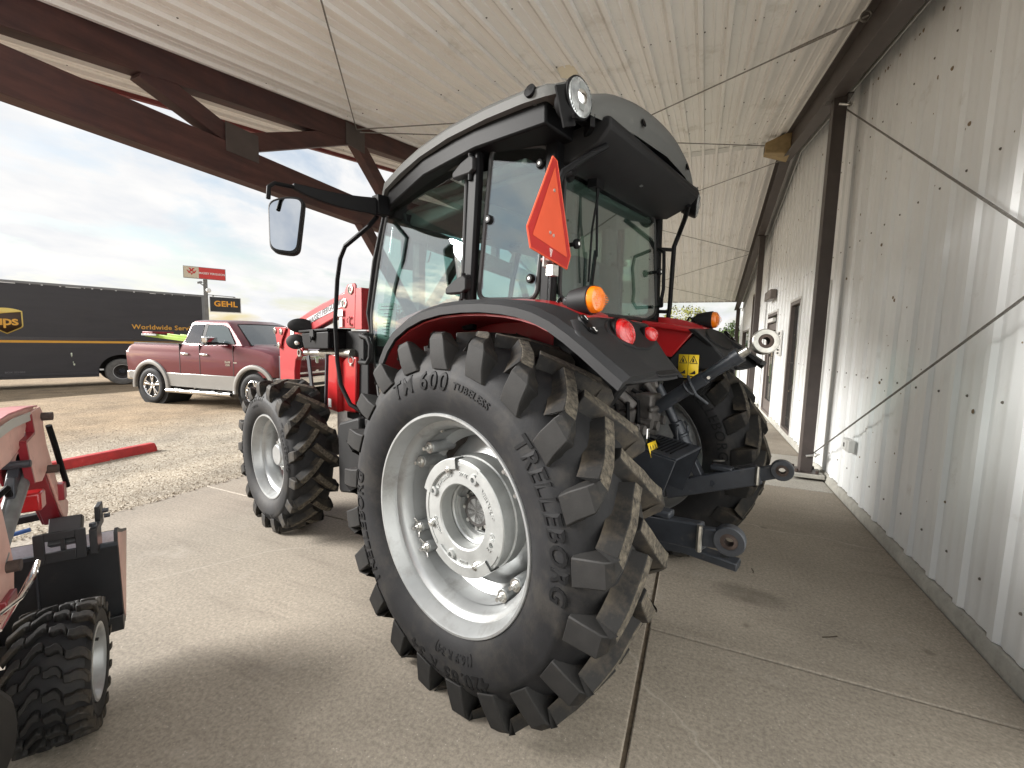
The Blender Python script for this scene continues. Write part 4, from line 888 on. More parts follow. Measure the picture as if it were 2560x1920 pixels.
# work lights on the rear roof corners
for s in (-1, 1):
    root = MB(); c = Vector((s*.722, -.335, 2.435)); ax = Vector((s*.10, -1, .02)).normalized()
    if s > 0: c = Vector((.735, -.30, 2.40)); ax = Vector((.28, -1, -.1)).normalized()
    root.lathe([(.045, -.08), (.066, -.03), (.0775, 0), (.0775, .010), (.071, .014), (.070, .004)], c, ax, 36); wl = root.build('work_light', M['blackgl'], roof)
    l_ = MB(); l_.lathe([(.072, .012), (.06, .018), (.03, .021), (.0005, .022)], c, ax, 36); l_.build('work_light_lens', M['lens'], roof)
    l_ = MB(); l_.lathe([(.028, .0225), (.018, .031), (.0005, .033)], c, ax, 18); l_.build('work_light_bulb', M['chrome'], roof)
    u_ = ax.cross(Vector((0, 0, 1))).normalized(); w_ = u_.cross(ax); l_ = MB()
    for i in range(-7, 8):
        if abs(i) < 3: continue
        xx = i*.0085; hh = sqrt(max(0, .068**2 - xx*xx)); l_.bar(c + ax*.0155 + u_*xx - w_*hh, c + ax*.0155 + u_*xx + w_*hh, .0022, .006, ax)
    stuff(l_.build('lens_flutes', M['intgrey'], roof))
    l_ = MB(); l_.bar(c + ax*.0215 - w_*.05, c + ax*.0215 + w_*.05, .03, .004, ax); l_.build('lens_reflector', M['intgrey'], roof, bevel=.012)
    if s < 0:
        l_ = MB(); l_.bar(c + Vector((-.05, .0, -.12)), c + Vector((-.085, .02, .02)), .012, .05); l_.hexbolt(c + Vector((-.055, -.02, -.09)), (0, -1, 0), .012, .01); l_.build('light_bracket', M['blackgl'], roof)
# grab bars at the rear posts
for s in (-1, 1):
    b = MB(); b.tube([(s*.50, -.34, 2.335), (s*.57, -.30, 2.285), (s*.655, -.235, 2.21), (s*.665, -.205, 2.14), (s*.665, -.20, 1.75), (s*.66, -.19, 1.62)], .015, 10)
    for z in (2.12, 1.72): b.tube([(s*.665, -.20, z), (s*.59, -.14, z)], .012, 8)
    tp(b, 'grab_bar', M['blackgl'])
# interior
b = MB(); b.box(-.25, .25, .02, .50, 1.28, 1.40); b.prism([(.05, 1.36), (.10, 1.90), (.02, 1.98), (-.06, 1.95), (-.08, 1.36)], 'x', -.24, .24); tp(b, 'seat', M['interior'], bevel=.04)
b = MB(); b.lathe([(.185, 0), (.198, .014), (.185, .028), (.172, .014)], (0, .78, 1.66), (0, -.45, 1), 28, close=True); b.tube([(0, .785, 1.665), (0, .95, 1.2)], .035, 10); b.bar((-.18, .78, 1.672), (.18, .78, 1.672), .03, .012); tp(b, 'steering_wheel', M['interior'])
b = MB(); b.box(-.16, .16, .84, 1.0, 1.2, 1.72); tp(b, 'dashboard', M['interior'], bevel=.04)
b = MB(); b.box(.34, .58, -.05, .75, 1.05, 1.46); b.box(.36, .54, .1, .6, 1.46, 1.52); tp(b, 'side_console', M['intgrey'], bevel=.03)
b = MB(); b.box(-.56, .56, -.1, .02, 1.0, 1.48); tp(b, 'rear_bulkhead', M['interior'], bevel=.03)
b = MB(); b.bar((.555, .20, 1.45), (.545, .20, 2.30), .13, .06, (0,1,0)); pc = tp(b, 'post_console', M['intgrey'], bevel=.015)
for i, z in enumerate((2.03, 1.93, 1.83, 1.78, 1.73, 1.62)):
    k_ = MB(); k_.lathe([(.018, 0), (.016, .012), (.0005, .013)], (.52-.03, .135, z), (-.35, -1, 0), 14); k_.build('switch', M['blackgl'] if i != 5 else M['lens'], pc)
b = MB(); b.tube([(.36, .0, 1.46), (.36, -.02, 1.62), (.42, -.03, 1.66)], .012, 8); b.cyl((.40, -.03, 1.66), (.47, -.03, 1.66), .02, seg=12); tp(b, 'control_lever', M['blackgl'])
b = MB(); b.box(-.13, .13, 1.0, 1.02, 1.88, 2.06); tp(b, 'inside_mirror', M['blackgl'], bevel=.02)
b = MB(); b.box(-.60, -.52, .98, 1.0, 1.93, 2.22); b.tube([(-.56, 1.0, 2.22), (-.56, 1.03, 2.30), (-.5, 1.05, 2.33)], .009, 8); b.tube([(-.45, .9, 2.26), (-.46, .93, 2.05), (-.47, .93, 1.98), (-.44, .93, 1.99), (-.43, .92, 2.05)], .005, 6); tp(b, 'visor_stalk', M['interior'], bevel=.004)
# price sheet behind the glass
ps = MB(); f = flat_map((-.655, 1.075, 1.585), (.12, -1, 0), (.03, 0, 1), (-1, -.12, 0)); ps.add([f(-.085, -.135, 0), f(.085, -.135, 0), f(.085, .135, 0), f(-.085, .135, 0)], [(0, 1, 2, 3)]); pso = ps.build('price_sheet', M['paper'], tr, solid=.001)
pt = MB(); add_text(pt, '$45,000', .034, f, .0015, .01); pt.v = [(x, y, z-.112) for x, y, z in pt.v]
for i, (zz_, w) in enumerate(((.115, .10), (.095, .13), (.07, .05), (.05, .09), (.03, .04), (.01, .06), (-.01, .05), (-.03, .07), (-.05, .04), (-.07, .03))):
    pt.add([f(-w/2, zz_-.003, .0015), f(w/2, zz_-.003, .0015), f(w/2, zz_+.003, .0015), f(-w/2, zz_+.003, .0015)], [(0, 1, 2, 3)])
pt.build('price_print', M['black'], pso, angle=None)

# ------------------------------------------------------------------ fenders
arc = [(.635, 1.30), (.612, 1.395), (.565, 1.465), (.493, 1.535), (.39, 1.588), (.275, 1.626), (.145, 1.648), (.012, 1.655), (-.10, 1.654), (-.208, 1.645), (-.29, 1.632), (-.361, 1.614), (-.44, 1.582), (-.515, 1.539), (-.59, 1.49), (-.66, 1.44), (-.725, 1.395)]
for s in (-1, 1):
    b = MB(); rs = []
    for i, (y, z) in enumerate(arc):
        a = arc[max(i-1, 0)]; c = arc[min(i+1, len(arc)-1)]; t = Vector((c[0]-a[0], c[1]-a[1])).normalized(); n_ = Vector((t.y, -t.x)); 
        if n_.y < 0: n_ = -n_
        if y > .5: n_ = Vector((abs(n_.x), abs(n_.y)))
        def q(x, d): return (s*x, y + n_.x*d, z + n_.y*d)
        taper = 1.0 if i > 1 else .8
        rs.append([q(1.0, -.040), q(1.002, -.008), q(.975, .012), q(.86, .022), q(.80, .024), q(.80, .004), q(.97, -.012), q(.985, -.04)])
    b.rings(rs); fe = tp(b, 'fender_extension', M['greypl'], angle=30)
    b = MB(); rs = []
    for i, (y, z) in enumerate(arc[1:13]):
        rs.append([(s*.803, y, z+.022), (s*.74, y, z+.034), (s*.60, y, z+.036), (s*.60, y, z-.03), (s*.803, y, z-.01)])
    b.rings(rs); fd = tp(b, 'fender', M['red'], angle=40)
    b = MB(); P = [(y, z-.055) for y, z in arc[1:14]]; P1 = [p for p in P if p[0] > -.25]; b.prism(P1 + [(-.22, 1.22), (.30, 1.22), (.56, 1.22)], 'x', s*.60, s*.655); tp(b, 'inner_fender', M['redmatt'], bevel=.01)
    b = MB(); b.prism([p for p in P if p[0] < -.2] + [(-.55, 1.34), (-.45, 1.20), (-.20, 1.12)], 'x', s*.60, s*.655); b.prism([(-.20, 1.22), (.55, 1.22), (.45, 1.0), (-.1, .98)], 'x', s*.60, s*.655); tp(b, 'inner_fender_lower', M['blackpl'], bevel=.01)
    b = MB(); b.rings([[(s*.655, y, z-.06), (s*.975, y, z-.052), (s*.975, y, z-.044), (s*.655, y, z-.05)] for y, z in arc[1:14]]); b.build('fender_underside', M['redmatt'], fd)
    # rear wing with the lamps
    def wp(x, z): 
        y = -.485 - (1.60 - z) * .95 - .05*max(0, (x-.45)/.5)*0
        return (s*x, y, z)
    out_ = [(.31, 1.600), (.60, 1.606), (.78, 1.603), (.93, 1.585), (.985, 1.545), (.99, 1.49), (.985, 1.43), (.96, 1.385), (.88, 1.375), (.70, 1.372), (.56, 1.370), (.478, 1.372), (.445, 1.40), (.405, 1.46), (.365, 1.53), (.32, 1.585)]
    b = MB(); F = [wp(x, z) for x, z in out_]; B = [(s*(.72 + (x-.72)*.96), wp(x, z)[1] + .05, z - .004) for x, z in out_]
    b.rings([B, F]); wing = tp(b, 'rear_wing', M['greypl'], bevel=.014, seg=3)
    # filler behind: red inner flank
    b = MB(); b.prism([(-.10, 1.66), (-.475, 1.604), (-.335, 1.43), (-.10, 1.46)], 'x', s*.385, s*.42); b.prism([(-.12, 1.655), (-.478, 1.602), (-.478, 1.575), (-.12, 1.62)], 'x', s*.34, s*.80); tp(b, 'fender_flank', M['red'], bevel=.008)
    b = MB(); b.prism([(-.482, 1.598), (-.335, 1.43), (-.30, 1.37), (-.69, 1.372), (-.60, 1.47), (-.52, 1.56)], 'x', s*.387, s*.42); tp(b, 'wing_flank', M['greypl'], bevel=.008)
    b = MB(); b.prism([(.1, 1.40), (-.55, 1.47), (-.70, 1.39), (-.55, 1.34), (.1, 1.28)], 'x', s*.655, s*.44); tp(b, 'fender_pan', M['blackpl'], bevel=.01)
    # lamp recess
    nrm = Vector((0, -.69, .72)).normalized()
    nrm = Vector((0, -.724, .69))
    def on(x, z, d=0): p = Vector(wp(x, z)); return p + nrm*d
    oval = []
    for i in range(40):
        a = 2*pi*i/40; px = .575 + .205*cos(a)*(1 if cos(a) > 0 else .86); hgt = .062 if cos(a) > -.2 else .062 - .016*(-cos(a)-.2)
        oval.append((px, 1.543 + hgt*sin(a)))
    bz = MB(); n_ = len(oval); cx_, cz_ = .575, 1.543
    r0 = [on(x, z, .002) for x, z in oval]; r1 = [on(cx_+(x-cx_)*.97, cz_+(z-cz_)*.95, .010) for x, z in oval]; r2 = [on(cx_+(x-cx_)*.92, cz_+(z-cz_)*.88, .009) for x, z in oval]; r3 = [on(cx_+(x-cx_)*.82, cz_+(z-cz_)*.76, .003) for x, z in oval]
    bz.rings([r0, r1, r2, r3], cap=False); bz.add(r3, [tuple(range(n_))]); bz.build('lamp_recess', M['blackpl'], wing)
    for px, rad in ((.672, .060), (.442, .036)):
        c = on(px, 1.545, -.012 if s < 0 else -.075) ; ax = Vector((0, -1, .28)).normalized()
        l_ = MB(); l_.lathe([(rad+.007, -.02), (rad+.007, .02), (rad, .022)], c, ax, 32); lb = l_.build('lamp_body', M['blackgl'], wing)
        l_ = MB(); l_.lathe([(rad, .0), (rad, .024), (rad*.93, .036), (rad*.72, .047), (rad*.4, .054), (.0005, .056)], c, ax, 36); l_.build('tail_lamp', M['redlens'], wing)
        l_ = MB(); 
        for rr_ in (rad*.35, rad*.65): l_.lathe([(rr_-.0015, .056-.02*(rr_/rad)**2), (rr_, .0585-.02*(rr_/rad)**2), (rr_+.0015, .0555-.02*(rr_/rad)**2)], c, ax, 28)
        l_.build('lens_ring', M['redlens'], wing)
    # hitch push buttons marked 1 and 2
    c0 = on(.885, 1.562, .001)
    pb = MB(); pp = round_poly([(.862, 1.600), (.912, 1.600), (.912, 1.525), (.862, 1.525)], .022); r0 = [on(x, z, -.002) for x, z in pp]; r1 = [on(x, z, .006) for x, z in pp]; pb.rings([r0, r1]); pbo = pb.build('button_plate', M['blackgl'], wing)
    for zz_, dgt in ((1.583, '1'), (1.543, '2')):
        k_ = MB(); k_.lathe([(.019, .0), (.019, .012), (.016, .014), (.0005, .014)], on(.887, zz_), nrm, 18); k_.build('push_button', M['blackgl'], wing)
        k_ = MB(); add_text(k_, dgt, .026, flat_map(on(.887, zz_, .0145), (-1, 0, 0), (0, -.69, -.724), nrm), .001, .02); k_.build('button_number', M['white'], wing, angle=None)
    # amber flashing lamp on the fender
    c = Vector((s*.745, -.445, 1.668)); ax = Vector((s*.06, -1, .03)).normalized()
    l_ = MB(); l_.lathe([(.0005, -.125), (.022, -.12), (.028, -.10), (.045, -.085), (.052, -.04), (.056, 0), (.056, .008), (.050, .01)], c, ax, 28); l_.tube([c + Vector((0, .04, -.03)), c + Vector((0, .05, -.075))], .012, 8); ft = tp(l_, 'turn_lamp', M['blackpl'])
    l_ = MB(); l_.lathe([(.0515, .006), (.0515, .022), (.046, .034), (.030, .043), (.0005, .047)], c, ax, 32); l_.build('amber_lens', M['amber'], ft)
    l_ = MB(); 
    for i in range(9): l_.box(c.x-.045+abs(i-4)*.006, c.x+.045-abs(i-4)*.006, c.y-.050+.0022*(i-4)**2*.35, c.y-.046+.0022*(i-4)**2*.35, c.z-.034+.0085*i-.0015, c.z-.034+.0085*i+.0015)
    l_.build('lens_ribs', M['amber'], ft)
    l_ = MB(); l_.tube([c + Vector((0, .10, .0)), c + Vector((-s*.0, .14, .02)), c + Vector((0, .17, -.03)), c + Vector((0, .17, -.09))], .007, 6); l_.build('wire', M['blackgl'], ft)
    if s > 0:
        st = MB(); nrm = Vector((-1, 0, 0)); f = flat_map((.3835, -.44, 1.382), (0, -1, 0), (0, 0, 1), nrm); st.add([f(-.058, -.068, 0), f(.058, -.068, 0), f(.058, .068, 0), f(-.058, .068, 0)], [(0, 1, 2, 3)]); sto = st.build('warning_label', M['yellow'], wing, solid=.001)
        st = MB()
        for xx in (-.029, .029):
            for (a, b2) in (((-.022, .018), (.022, .018)), ((.022, .018), (0, .06)), ((0, .06), (-.022, .018))):
                p, q2 = f(xx+a[0], a[1], .0015), f(xx+b2[0], b2[1], .0015); st.bar(p, q2, .0035, .001, nrm)
            st.add([f(xx-.008, .024, .002), f(xx+.004, .024, .002), f(xx+.002, .042, .002), f(xx-.004, .046, .002)], [(0, 1, 2, 3)])
            st.add([f(xx-.020, -.045, .002), f(xx+.016, -.045, .002), f(xx+.012, -.022, .002), f(xx-.002, -.034, .002)], [(0, 1, 2, 3)]); st.add([f(xx-.02, -.062, .002), f(xx+.02, -.062, .002), f(xx+.02, -.056, .002), f(xx-.02, -.056, .002)], [(0, 1, 2, 3)])
        st.bar(f(0, -.075, .0015), f(0, .075, .0015), .002, .001, nrm); st.build('warning_print', M['black'], wing)

# ------------------------------------------------------------------ slow-vehicle triangle
c = Vector((-.853, -.325, 1.975)); ph = R(13); ux = Vector((cos(ph), sin(ph), -.055)).normalized(); un = Vector((sin(ph), -cos(ph), 0)); uz = Vector((.05, .02, 1)).normalized()
f = flat_map(c, ux, uz, un)
def tri(sc, dz=0, trunc=.0):
    h = .36; w = .41; t = trunc
    return [(-w/2*sc+t, -h*.45*sc+dz), (w/2*sc-t, -h*.45*sc+dz), (w/2*sc, -h*.45*sc+t*1.9+dz), (t*.6, h*.57*sc+dz), (-t*.6, h*.57*sc+dz), (-w/2*sc, -h*.45*sc+t*1.9+dz)]
b = MB(); o_ = tri(1.0, 0, .032); b.rings([[f(x, y, -.0) for x, y in o_], [f(x, y, .004) for x, y in o_]]); smv = tp(b, 'slow_vehicle_sign', M['smvred'])
b = MB(); i_ = tri(.80, .012, .002); b.add([f(x, y, .0052) for x, y in i_], [tuple(range(6))]); b.build('orange_triangle', M['orange'], smv)
b = MB(); 
for i in range(len(o_)):
    b.tube([f(*o_[i], .002), f(*o_[(i+1) % 6], .002)], .0035, 6)
b.build('sign_edge', M['orange'], smv)
b = MB()
for x, y in ((.0, .09), (-.02, -.07), (.012, -.072)): b.lathe([(.007, 0), (.006, .004), (.0005, .005)], f(x, y, .005), un, 10)
b.build('rivets', M['zinc'], smv)
b = MB()
for i in range(6): b.add([f(-.002+.0*i-.014+.002*i, -.125-.005*i, .0045), f(.014-.002*i, -.125-.005*i, .0045), f(.014-.002*i, -.1275-.005*i, .0045), f(-.014+.002*i, -.1275-.005*i, .0045)], [(0,1,2,3)])
b.build('sign_print', M['white'], smv)
b = MB(); b.bar(f(0, -.19, -.02), f(0, .05, -.012), .03, .006, un); b.bar(f(.0, -.16, -.015), (-.60, -.16, 1.80), .04, .008); b.box(-.83, -.79, -.32, -.29, 1.76, 1.80); tp(b, 'sign_bracket', M['zinc'], parent=smv)

# ------------------------------------------------------------------ mirrors and handrails
for s in (-1, 1):
    b = MB(); rs = []
    for t in range(9):
        k_ = t/8; x = .70 + .47*k_; y = 1.05 + .10*k_; z = 2.295 - .03*sin(k_*2.4) + .025*k_; h = .045*(1-k_)**.6 + .018; rs.append([(s*x, y-.014, z-h), (s*x, y+.014, z-h), (s*x, y+.014, z+h*.6), (s*x, y-.014, z+h*.6)])
    b.rings(rs); b.tube([(s*1.16, 1.15, 2.292), (s*1.26, 1.155, 2.287), (s*1.288, 1.157, 2.262), (s*1.292, 1.158, 2.20)], .012, 8); b.box(s*.66, s*.74, 1.02, 1.09, 2.235, 2.345)
    ma = tp(b, 'mirror_arm', M['blackgl'], bevel=.006)
    mp_ = round_poly([(s*1.118, 2.238), (s*1.132, 1.915), (s*1.275, 1.93), (s*1.305, 2.21), (s*1.21, 2.243)], .05, 5)
    b = MB(); b.rings([[(x*1.0 + s*.0, 1.21, z) for x, z in [(s*1.21 + (x-s*1.21)*.8, 2.075 + (z-2.075)*.85) for x, z in mp_]], [(x, 1.165, z) for x, z in mp_], [(x, 1.132, z) for x, z in mp_]]); mh = tp(b, 'mirror', M['blackpl'], bevel=.008)
    b = MB(); b.add([(s*1.21 + (x-s*1.21)*.88, 1.1305, 2.075 + (z-2.075)*.90) for x, z in mp_], [tuple(range(len(mp_)))]); mg = b.build('mirror_glass', M['mirror'], mh); mh.location = (s*1.21, 1.155, 2.075); mh.rotation_euler = (R(-13), 0, s*R(44))
    for o_ in (mh, mg): o_.data.transform(Matrix.Translation((-s*1.21, -1.155, -2.075)))
    if s < 0: mrot = None
b = MB(); b.tube([(-.70, 1.10, 2.235), (-.78, 1.06, 2.155), (-.845, 1.215, 2.05), (-.85, 1.27, 1.98), (-.85, 1.31, 1.855), (-.85, 1.345, 1.609), (-.85, 1.325, 1.35), (-.85, 1.285, 1.20), (-.84, 1.19, 1.085), (-.80, 1.05, 1.03), (-.72, .98, 1.0)], .0135, 10); tp(b, 'handrail', M['blackgl'])

# ------------------------------------------------------------------ three-point linkage
def eye(c, ax, ro, ri, h, m, name, parent=tr, seg=28):
    b = MB(); ax = Vector(ax).normalized(); b.lathe([(ri, -h/2), (ri, h/2), (ro-.004, h/2), (ro, h/2-.004), (ro, -h/2+.004), (ro-.004, -h/2)], c, ax, seg, close=True); return b.build(name, m, parent)
a, e_ = Vector((.06, -.40, 1.165)), Vector((.02, -.79, 1.462)); d_ = (e_ - a).normalized()
b = MB(); b.cyl(a, a.lerp(e_, .62), .034, seg=18); b.cyl(a.lerp(e_, .60), e_, .028, .030, seg=18); b.cyl(e_ - d_*.03, e_ + d_*.01, .036, seg=18); tl = tp(b, 'top_link', M['steel'])
b = MB(); b.tube([e_, e_ + d_*.05], [.022, .018], 14); b.build('link_thread', M['steelrod'], tl)
ec = Vector((.013, -.893, 1.528)); eye(ec, (-.88, -.42, .15), .056, .032, .05, M['steelrod'], 'link_eye', tl); b = MB(); b.lathe([(.033, -.022), (.035, 0), (.033, .022), (.018, .026), (.018, -.026)], ec, (-.88, -.42, .15), 24, close=True); b.build('link_ball', M['rust'], tl)
b = MB(); m_ = a.lerp(e_, .42); b.tube([m_ + Vector((-.02, .0, .06)), m_ + Vector((-.045, -.02, .03)), m_ + Vector((-.035, -.05, -.03)), m_ + Vector((.0, -.07, -.055)), m_ + Vector((.02, -.09, -.075))], .008, 8); b.lathe([(.036, -.006), (.042, 0), (.036, .006)], m_, d_, 18); b.build('link_handle', M['steel'], tl)
b = MB(); b.hexbolt(a.lerp(e_, .66) + Vector((-.028, -.01, -.01)), (-1, -.3, 0), .009, .012); b.build('grease_nipple', M['zinc'], tl)
b = MB(); b.box(-.02, .12, -.40, -.30, 1.08, 1.24); b.cyl((-.06, -.41, 1.165), (.16, -.41, 1.165), .016, seg=12); b.box(-.18, .22, -.34, -.26, .95, 1.16); tp(b, 'top_link_bracket', M['grime'], bevel=.012)
for s in (-1, 1):
    x0 = .45
    pts = {'pivot': Vector((s*.30, .05, .60)), 'mid': Vector((s*.44, -.50, .715)), 'end': Vector((s*.475, -.83, .765)), 'ball': Vector((s*.48, -.925, .782))}
    if s > 0: pts = {'pivot': Vector((.30, .05, .46)), 'mid': Vector((.47, -.50, .665)), 'end': Vector((.50, -.83, .795)), 'ball': Vector((.50, -.935, .842))}
    b = MB(); b.bar(pts['pivot'], pts['mid'], .035, .085, (0,0,1)); b.bar(pts['mid'] + (pts['pivot']-pts['mid']).normalized()*.18, pts['end'], .055, .105, (0,0,1)); ll = tp(b, 'lower_link', M['steel'], bevel=.008)
    b = MB(); b.bar(pts['end'] - (pts['end']-pts['mid']).normalized()*.03, pts['ball'] + (pts['end']-pts['ball']).normalized()*.035, .035, .075, (0,0,1)); b.build('link_end', M['steel'], ll, bevel=.006)
    b = MB(); v0 = pts['end'] - (pts['end']-pts['mid']).normalized()*.004; b.tube([v0 + Vector((-.035, 0, -.05)), v0 + Vector((-.038, 0, 0)), v0 + Vector((-.035, 0, .052))], .011, 8); b.build('weld_bead', M['steelrod'], ll)
    eye(pts['ball'], (1, .15, 0), .056, .031, .045, M['steel'], 'link_eye', ll); b = MB(); b.lathe([(.032, -.02), (.034, 0), (.032, .02), (.017, .025), (.017, -.025)], pts['ball'], (1, .15, 0), 24, close=True); b.build('link_ball', M['rust'], ll)
    t_ = pts['mid'].lerp(pts['end'], .45) + Vector((0, 0, .055))
    b = MB(); b.box(t_.x-.03, t_.x+.03, t_.y-.05, t_.y+.07, t_.z, t_.z+.03); b.build('latch', M['steel'], ll, bevel=.008)
    b = MB(); b.lathe([(.030, 0), (.0335, .0035), (.030, .007), (.0265, .0035)], t_ + Vector((0, .03, .05)), (.15, .2, 1), 20, close=True); b.build('latch_ring', M['zinc'], ll)
    b = MB(); p = pts['mid'].lerp(pts['end'], .3 if s > 0 else .1); b.hexbolt(p + Vector((-.03, 0, 0)), (-1, 0, 0), .022, .016); b.lathe([(.032, 0), (.032, .006), (.01, .007)], p + Vector((-.028, 0, 0)), (-1, 0, 0), 18); b.build('pivot_bolt', M['steel'], ll)
    # lift rod
    top = Vector((s*.40, -.25, 1.27)); bot = pts['mid'] + Vector((-.0, -.04, .02))
    if s < 0: top = Vector((-.36, -.22, 1.27))
    b = MB(); b.cyl(top, top.lerp(bot, .42), .027, seg=14); b.cyl(top.lerp(bot, .40), top.lerp(bot, .72), .042, .04, seg=16); b.cyl(top.lerp(bot, .52), top.lerp(bot, .55), .05, seg=16); b.bar(top.lerp(bot, .70), bot, .05, .06, (1,0,0)); lr = tp(b, 'lift_rod', M['steel'], bevel=.006)
    b = MB(); b.lathe([(.03, -.03), (.03, .03)], top, (1,0,0), 16); b.cyl(top, top.lerp(bot, -.06), .022, seg=12); b.build('rod_end', M['steelrod'], lr)
    b = MB(); h0 = top.lerp(bot, .5); b.tube([h0 + Vector((-.05, -.01, .05)), h0 + Vector((-.085, -.01, .045)), h0 + Vector((-.085, -.02, -.03)), h0 + Vector((-.045, -.01, -.05))], .007, 6); b.tube([h0 + Vector((.05, -.01, .06)), h0 + Vector((.095, -.01, .03)), h0 + Vector((.10, -.03, -.10)), h0 + Vector((.06, -.03, -.13))], .007, 6); b.build('rod_guard', M['steel'], lr)
    b = MB(); b.box(bot.x-.035, bot.x+.03, bot.y-.03, bot.y+.03, bot.z-.045, bot.z-.005); b.build('rod_foot', M['steelrod'], lr, bevel=.006)
    b = MB(); b.bar((s*.16, -.05, 1.22), (s*.38, -.26, 1.28), .05, .08); tp(b, 'lift_arm', M['grime'], bevel=.012)
# guard over the power take-off, drawbar, couplings and hoses
b = MB(); b.hexa([(-.17, -.60, .955), (.19, -.60, .955), (.19, -.36, .985), (-.17, -.36, .985), (-.17, -.60, .965), (.19, -.60, .965), (.19, -.36, .995), (-.17, -.36, .995)]); b.prism([(-.60, .955), (-.36, .985), (-.34, .72), (-.52, .70)], 'x', -.178, -.17); b.prism([(-.60, .955), (-.36, .985), (-.34, .72), (-.52, .70)], 'x', .19, .198); pg = tp(b, 'shaft_guard', M['steel'], bevel=.003)
b = MB()
for i in range(8): b.box(-.12, .14, -.555+.022*i, -.548+.022*i, .974+.0027*i, .978+.0027*i)
b.build('guard_slots', M['blackgl'], pg)
b = MB(); b.cyl((0, -.30, .80), (0, -.47, .80), .03, seg=16); b.cyl((0, -.2, .80), (0, -.34, .80), .085, seg=20); tp(b, 'power_shaft', M['grime'])
b = MB(); b.bar((0, .3, .44), (0, -.42, .44), .08, .045); b.bar((0, -.40, .44), (0, -.60, .475), .08, .045); b.bar((0, -.59, .475), (0, -.865, .47), .08, .04); db = tp(b, 'drawbar', M['steel'], bevel=.006)
for y in (-.80, -.66): b = MB(); b.lathe([(.021, .0215), (.021, -.021)], (0, y, .472), (0,0,1), 18); b.disc((0, y, .4925), (0,0,1), .021, 18); b.build('drawbar_hole', M['black'], db)
b = MB(); b.box(-.12, .12, -.42, -.1, .40, .54); b.prism([(-.42, .9), (-.25, .9), (-.15, .45), (-.30, .45)], 'x', -.22, -.17); b.prism([(-.42, .9), (-.25, .9), (-.15, .45), (-.30, .45)], 'x', .20, .25); tp(b, 'drawbar_support', M['steel'], bevel=.01)
b = MB(); rnd = random.Random(3)
for i in range(6):
    x = -.30 + .085*i; b.cyl((x, -.30, 1.08+.02*(i % 2)), (x, -.40, 1.07+.02*(i % 2)), .02, seg=12); b.cyl((x, -.39, 1.07+.02*(i % 2)), (x, -.42, 1.07+.02*(i % 2)), .026, seg=12)
tp(b, 'hose_couplings', M['grime'])
b = MB()
for i in range(5):
    x = -.30 + .12*i; b.tube([(x, -.25, 1.25), (x+.03, -.33, 1.20), (x-.02, -.36, 1.1), (x+.05, -.30, .95), (x+.02, -.22, .85)], .012, 8)
b.tube([(-.10, -.36, 1.05), (-.04, -.44, 1.02), (.02, -.45, .95), (-.02, -.42, .88), (-.10, -.40, .90)], .014, 8)
tp(b, 'hydraulic_hoses', M['blackgl'])
b = MB(); b.box(-.12, -.085, -.43, -.40, .99, 1.08); tp(b, 'lynch_pin_tag', M['chrome'], bevel=.004)
b = MB(); fm = flat_map((-.13, -.47, .985), (1, 0, 0), (0, .35, 1), (0, -1, .35)); b.add([fm(-.05, -.035, 0), fm(.05, -.035, 0), fm(.05, .035, 0), fm(-.05, .035, 0)], [(0,1,2,3)]); wl2 = b.build('warning_label', M['yellow'], tr, solid=.001)
b = MB(); 
for xx in (-.028, .0, .028):
    for (p_, q_) in (((-.012, -.02), (.012, -.02)), ((.012, -.02), (0, .02)), ((0, .02), (-.012, -.02))): b.bar(fm(xx+p_[0], p_[1], .0015), fm(xx+q_[0], q_[1], .0015), .0025, .001, (0, -1, .35))
b.build('warning_print', M['black'], wl2)
b = MB(); b.box(-.30, .34, -.24, -.10, 1.02, 1.42); b.bar((-.34, -.2, 1.40), (-.10, -.34, 1.18), .04, .05); b.bar((.34, -.2, 1.40), (.16, -.34, 1.18), .04, .05); b.bar((.10, -.20, 1.42), (.20, -.34, 1.2), .03, .04); tp(b, 'hitch_frame', M['grime'], bevel=.012)
b = MB(); b.box(-.65, .65, -.13, .5, 1.40, 1.60); tp(b, 'cab_base', M['blackpl'], bevel=.02)

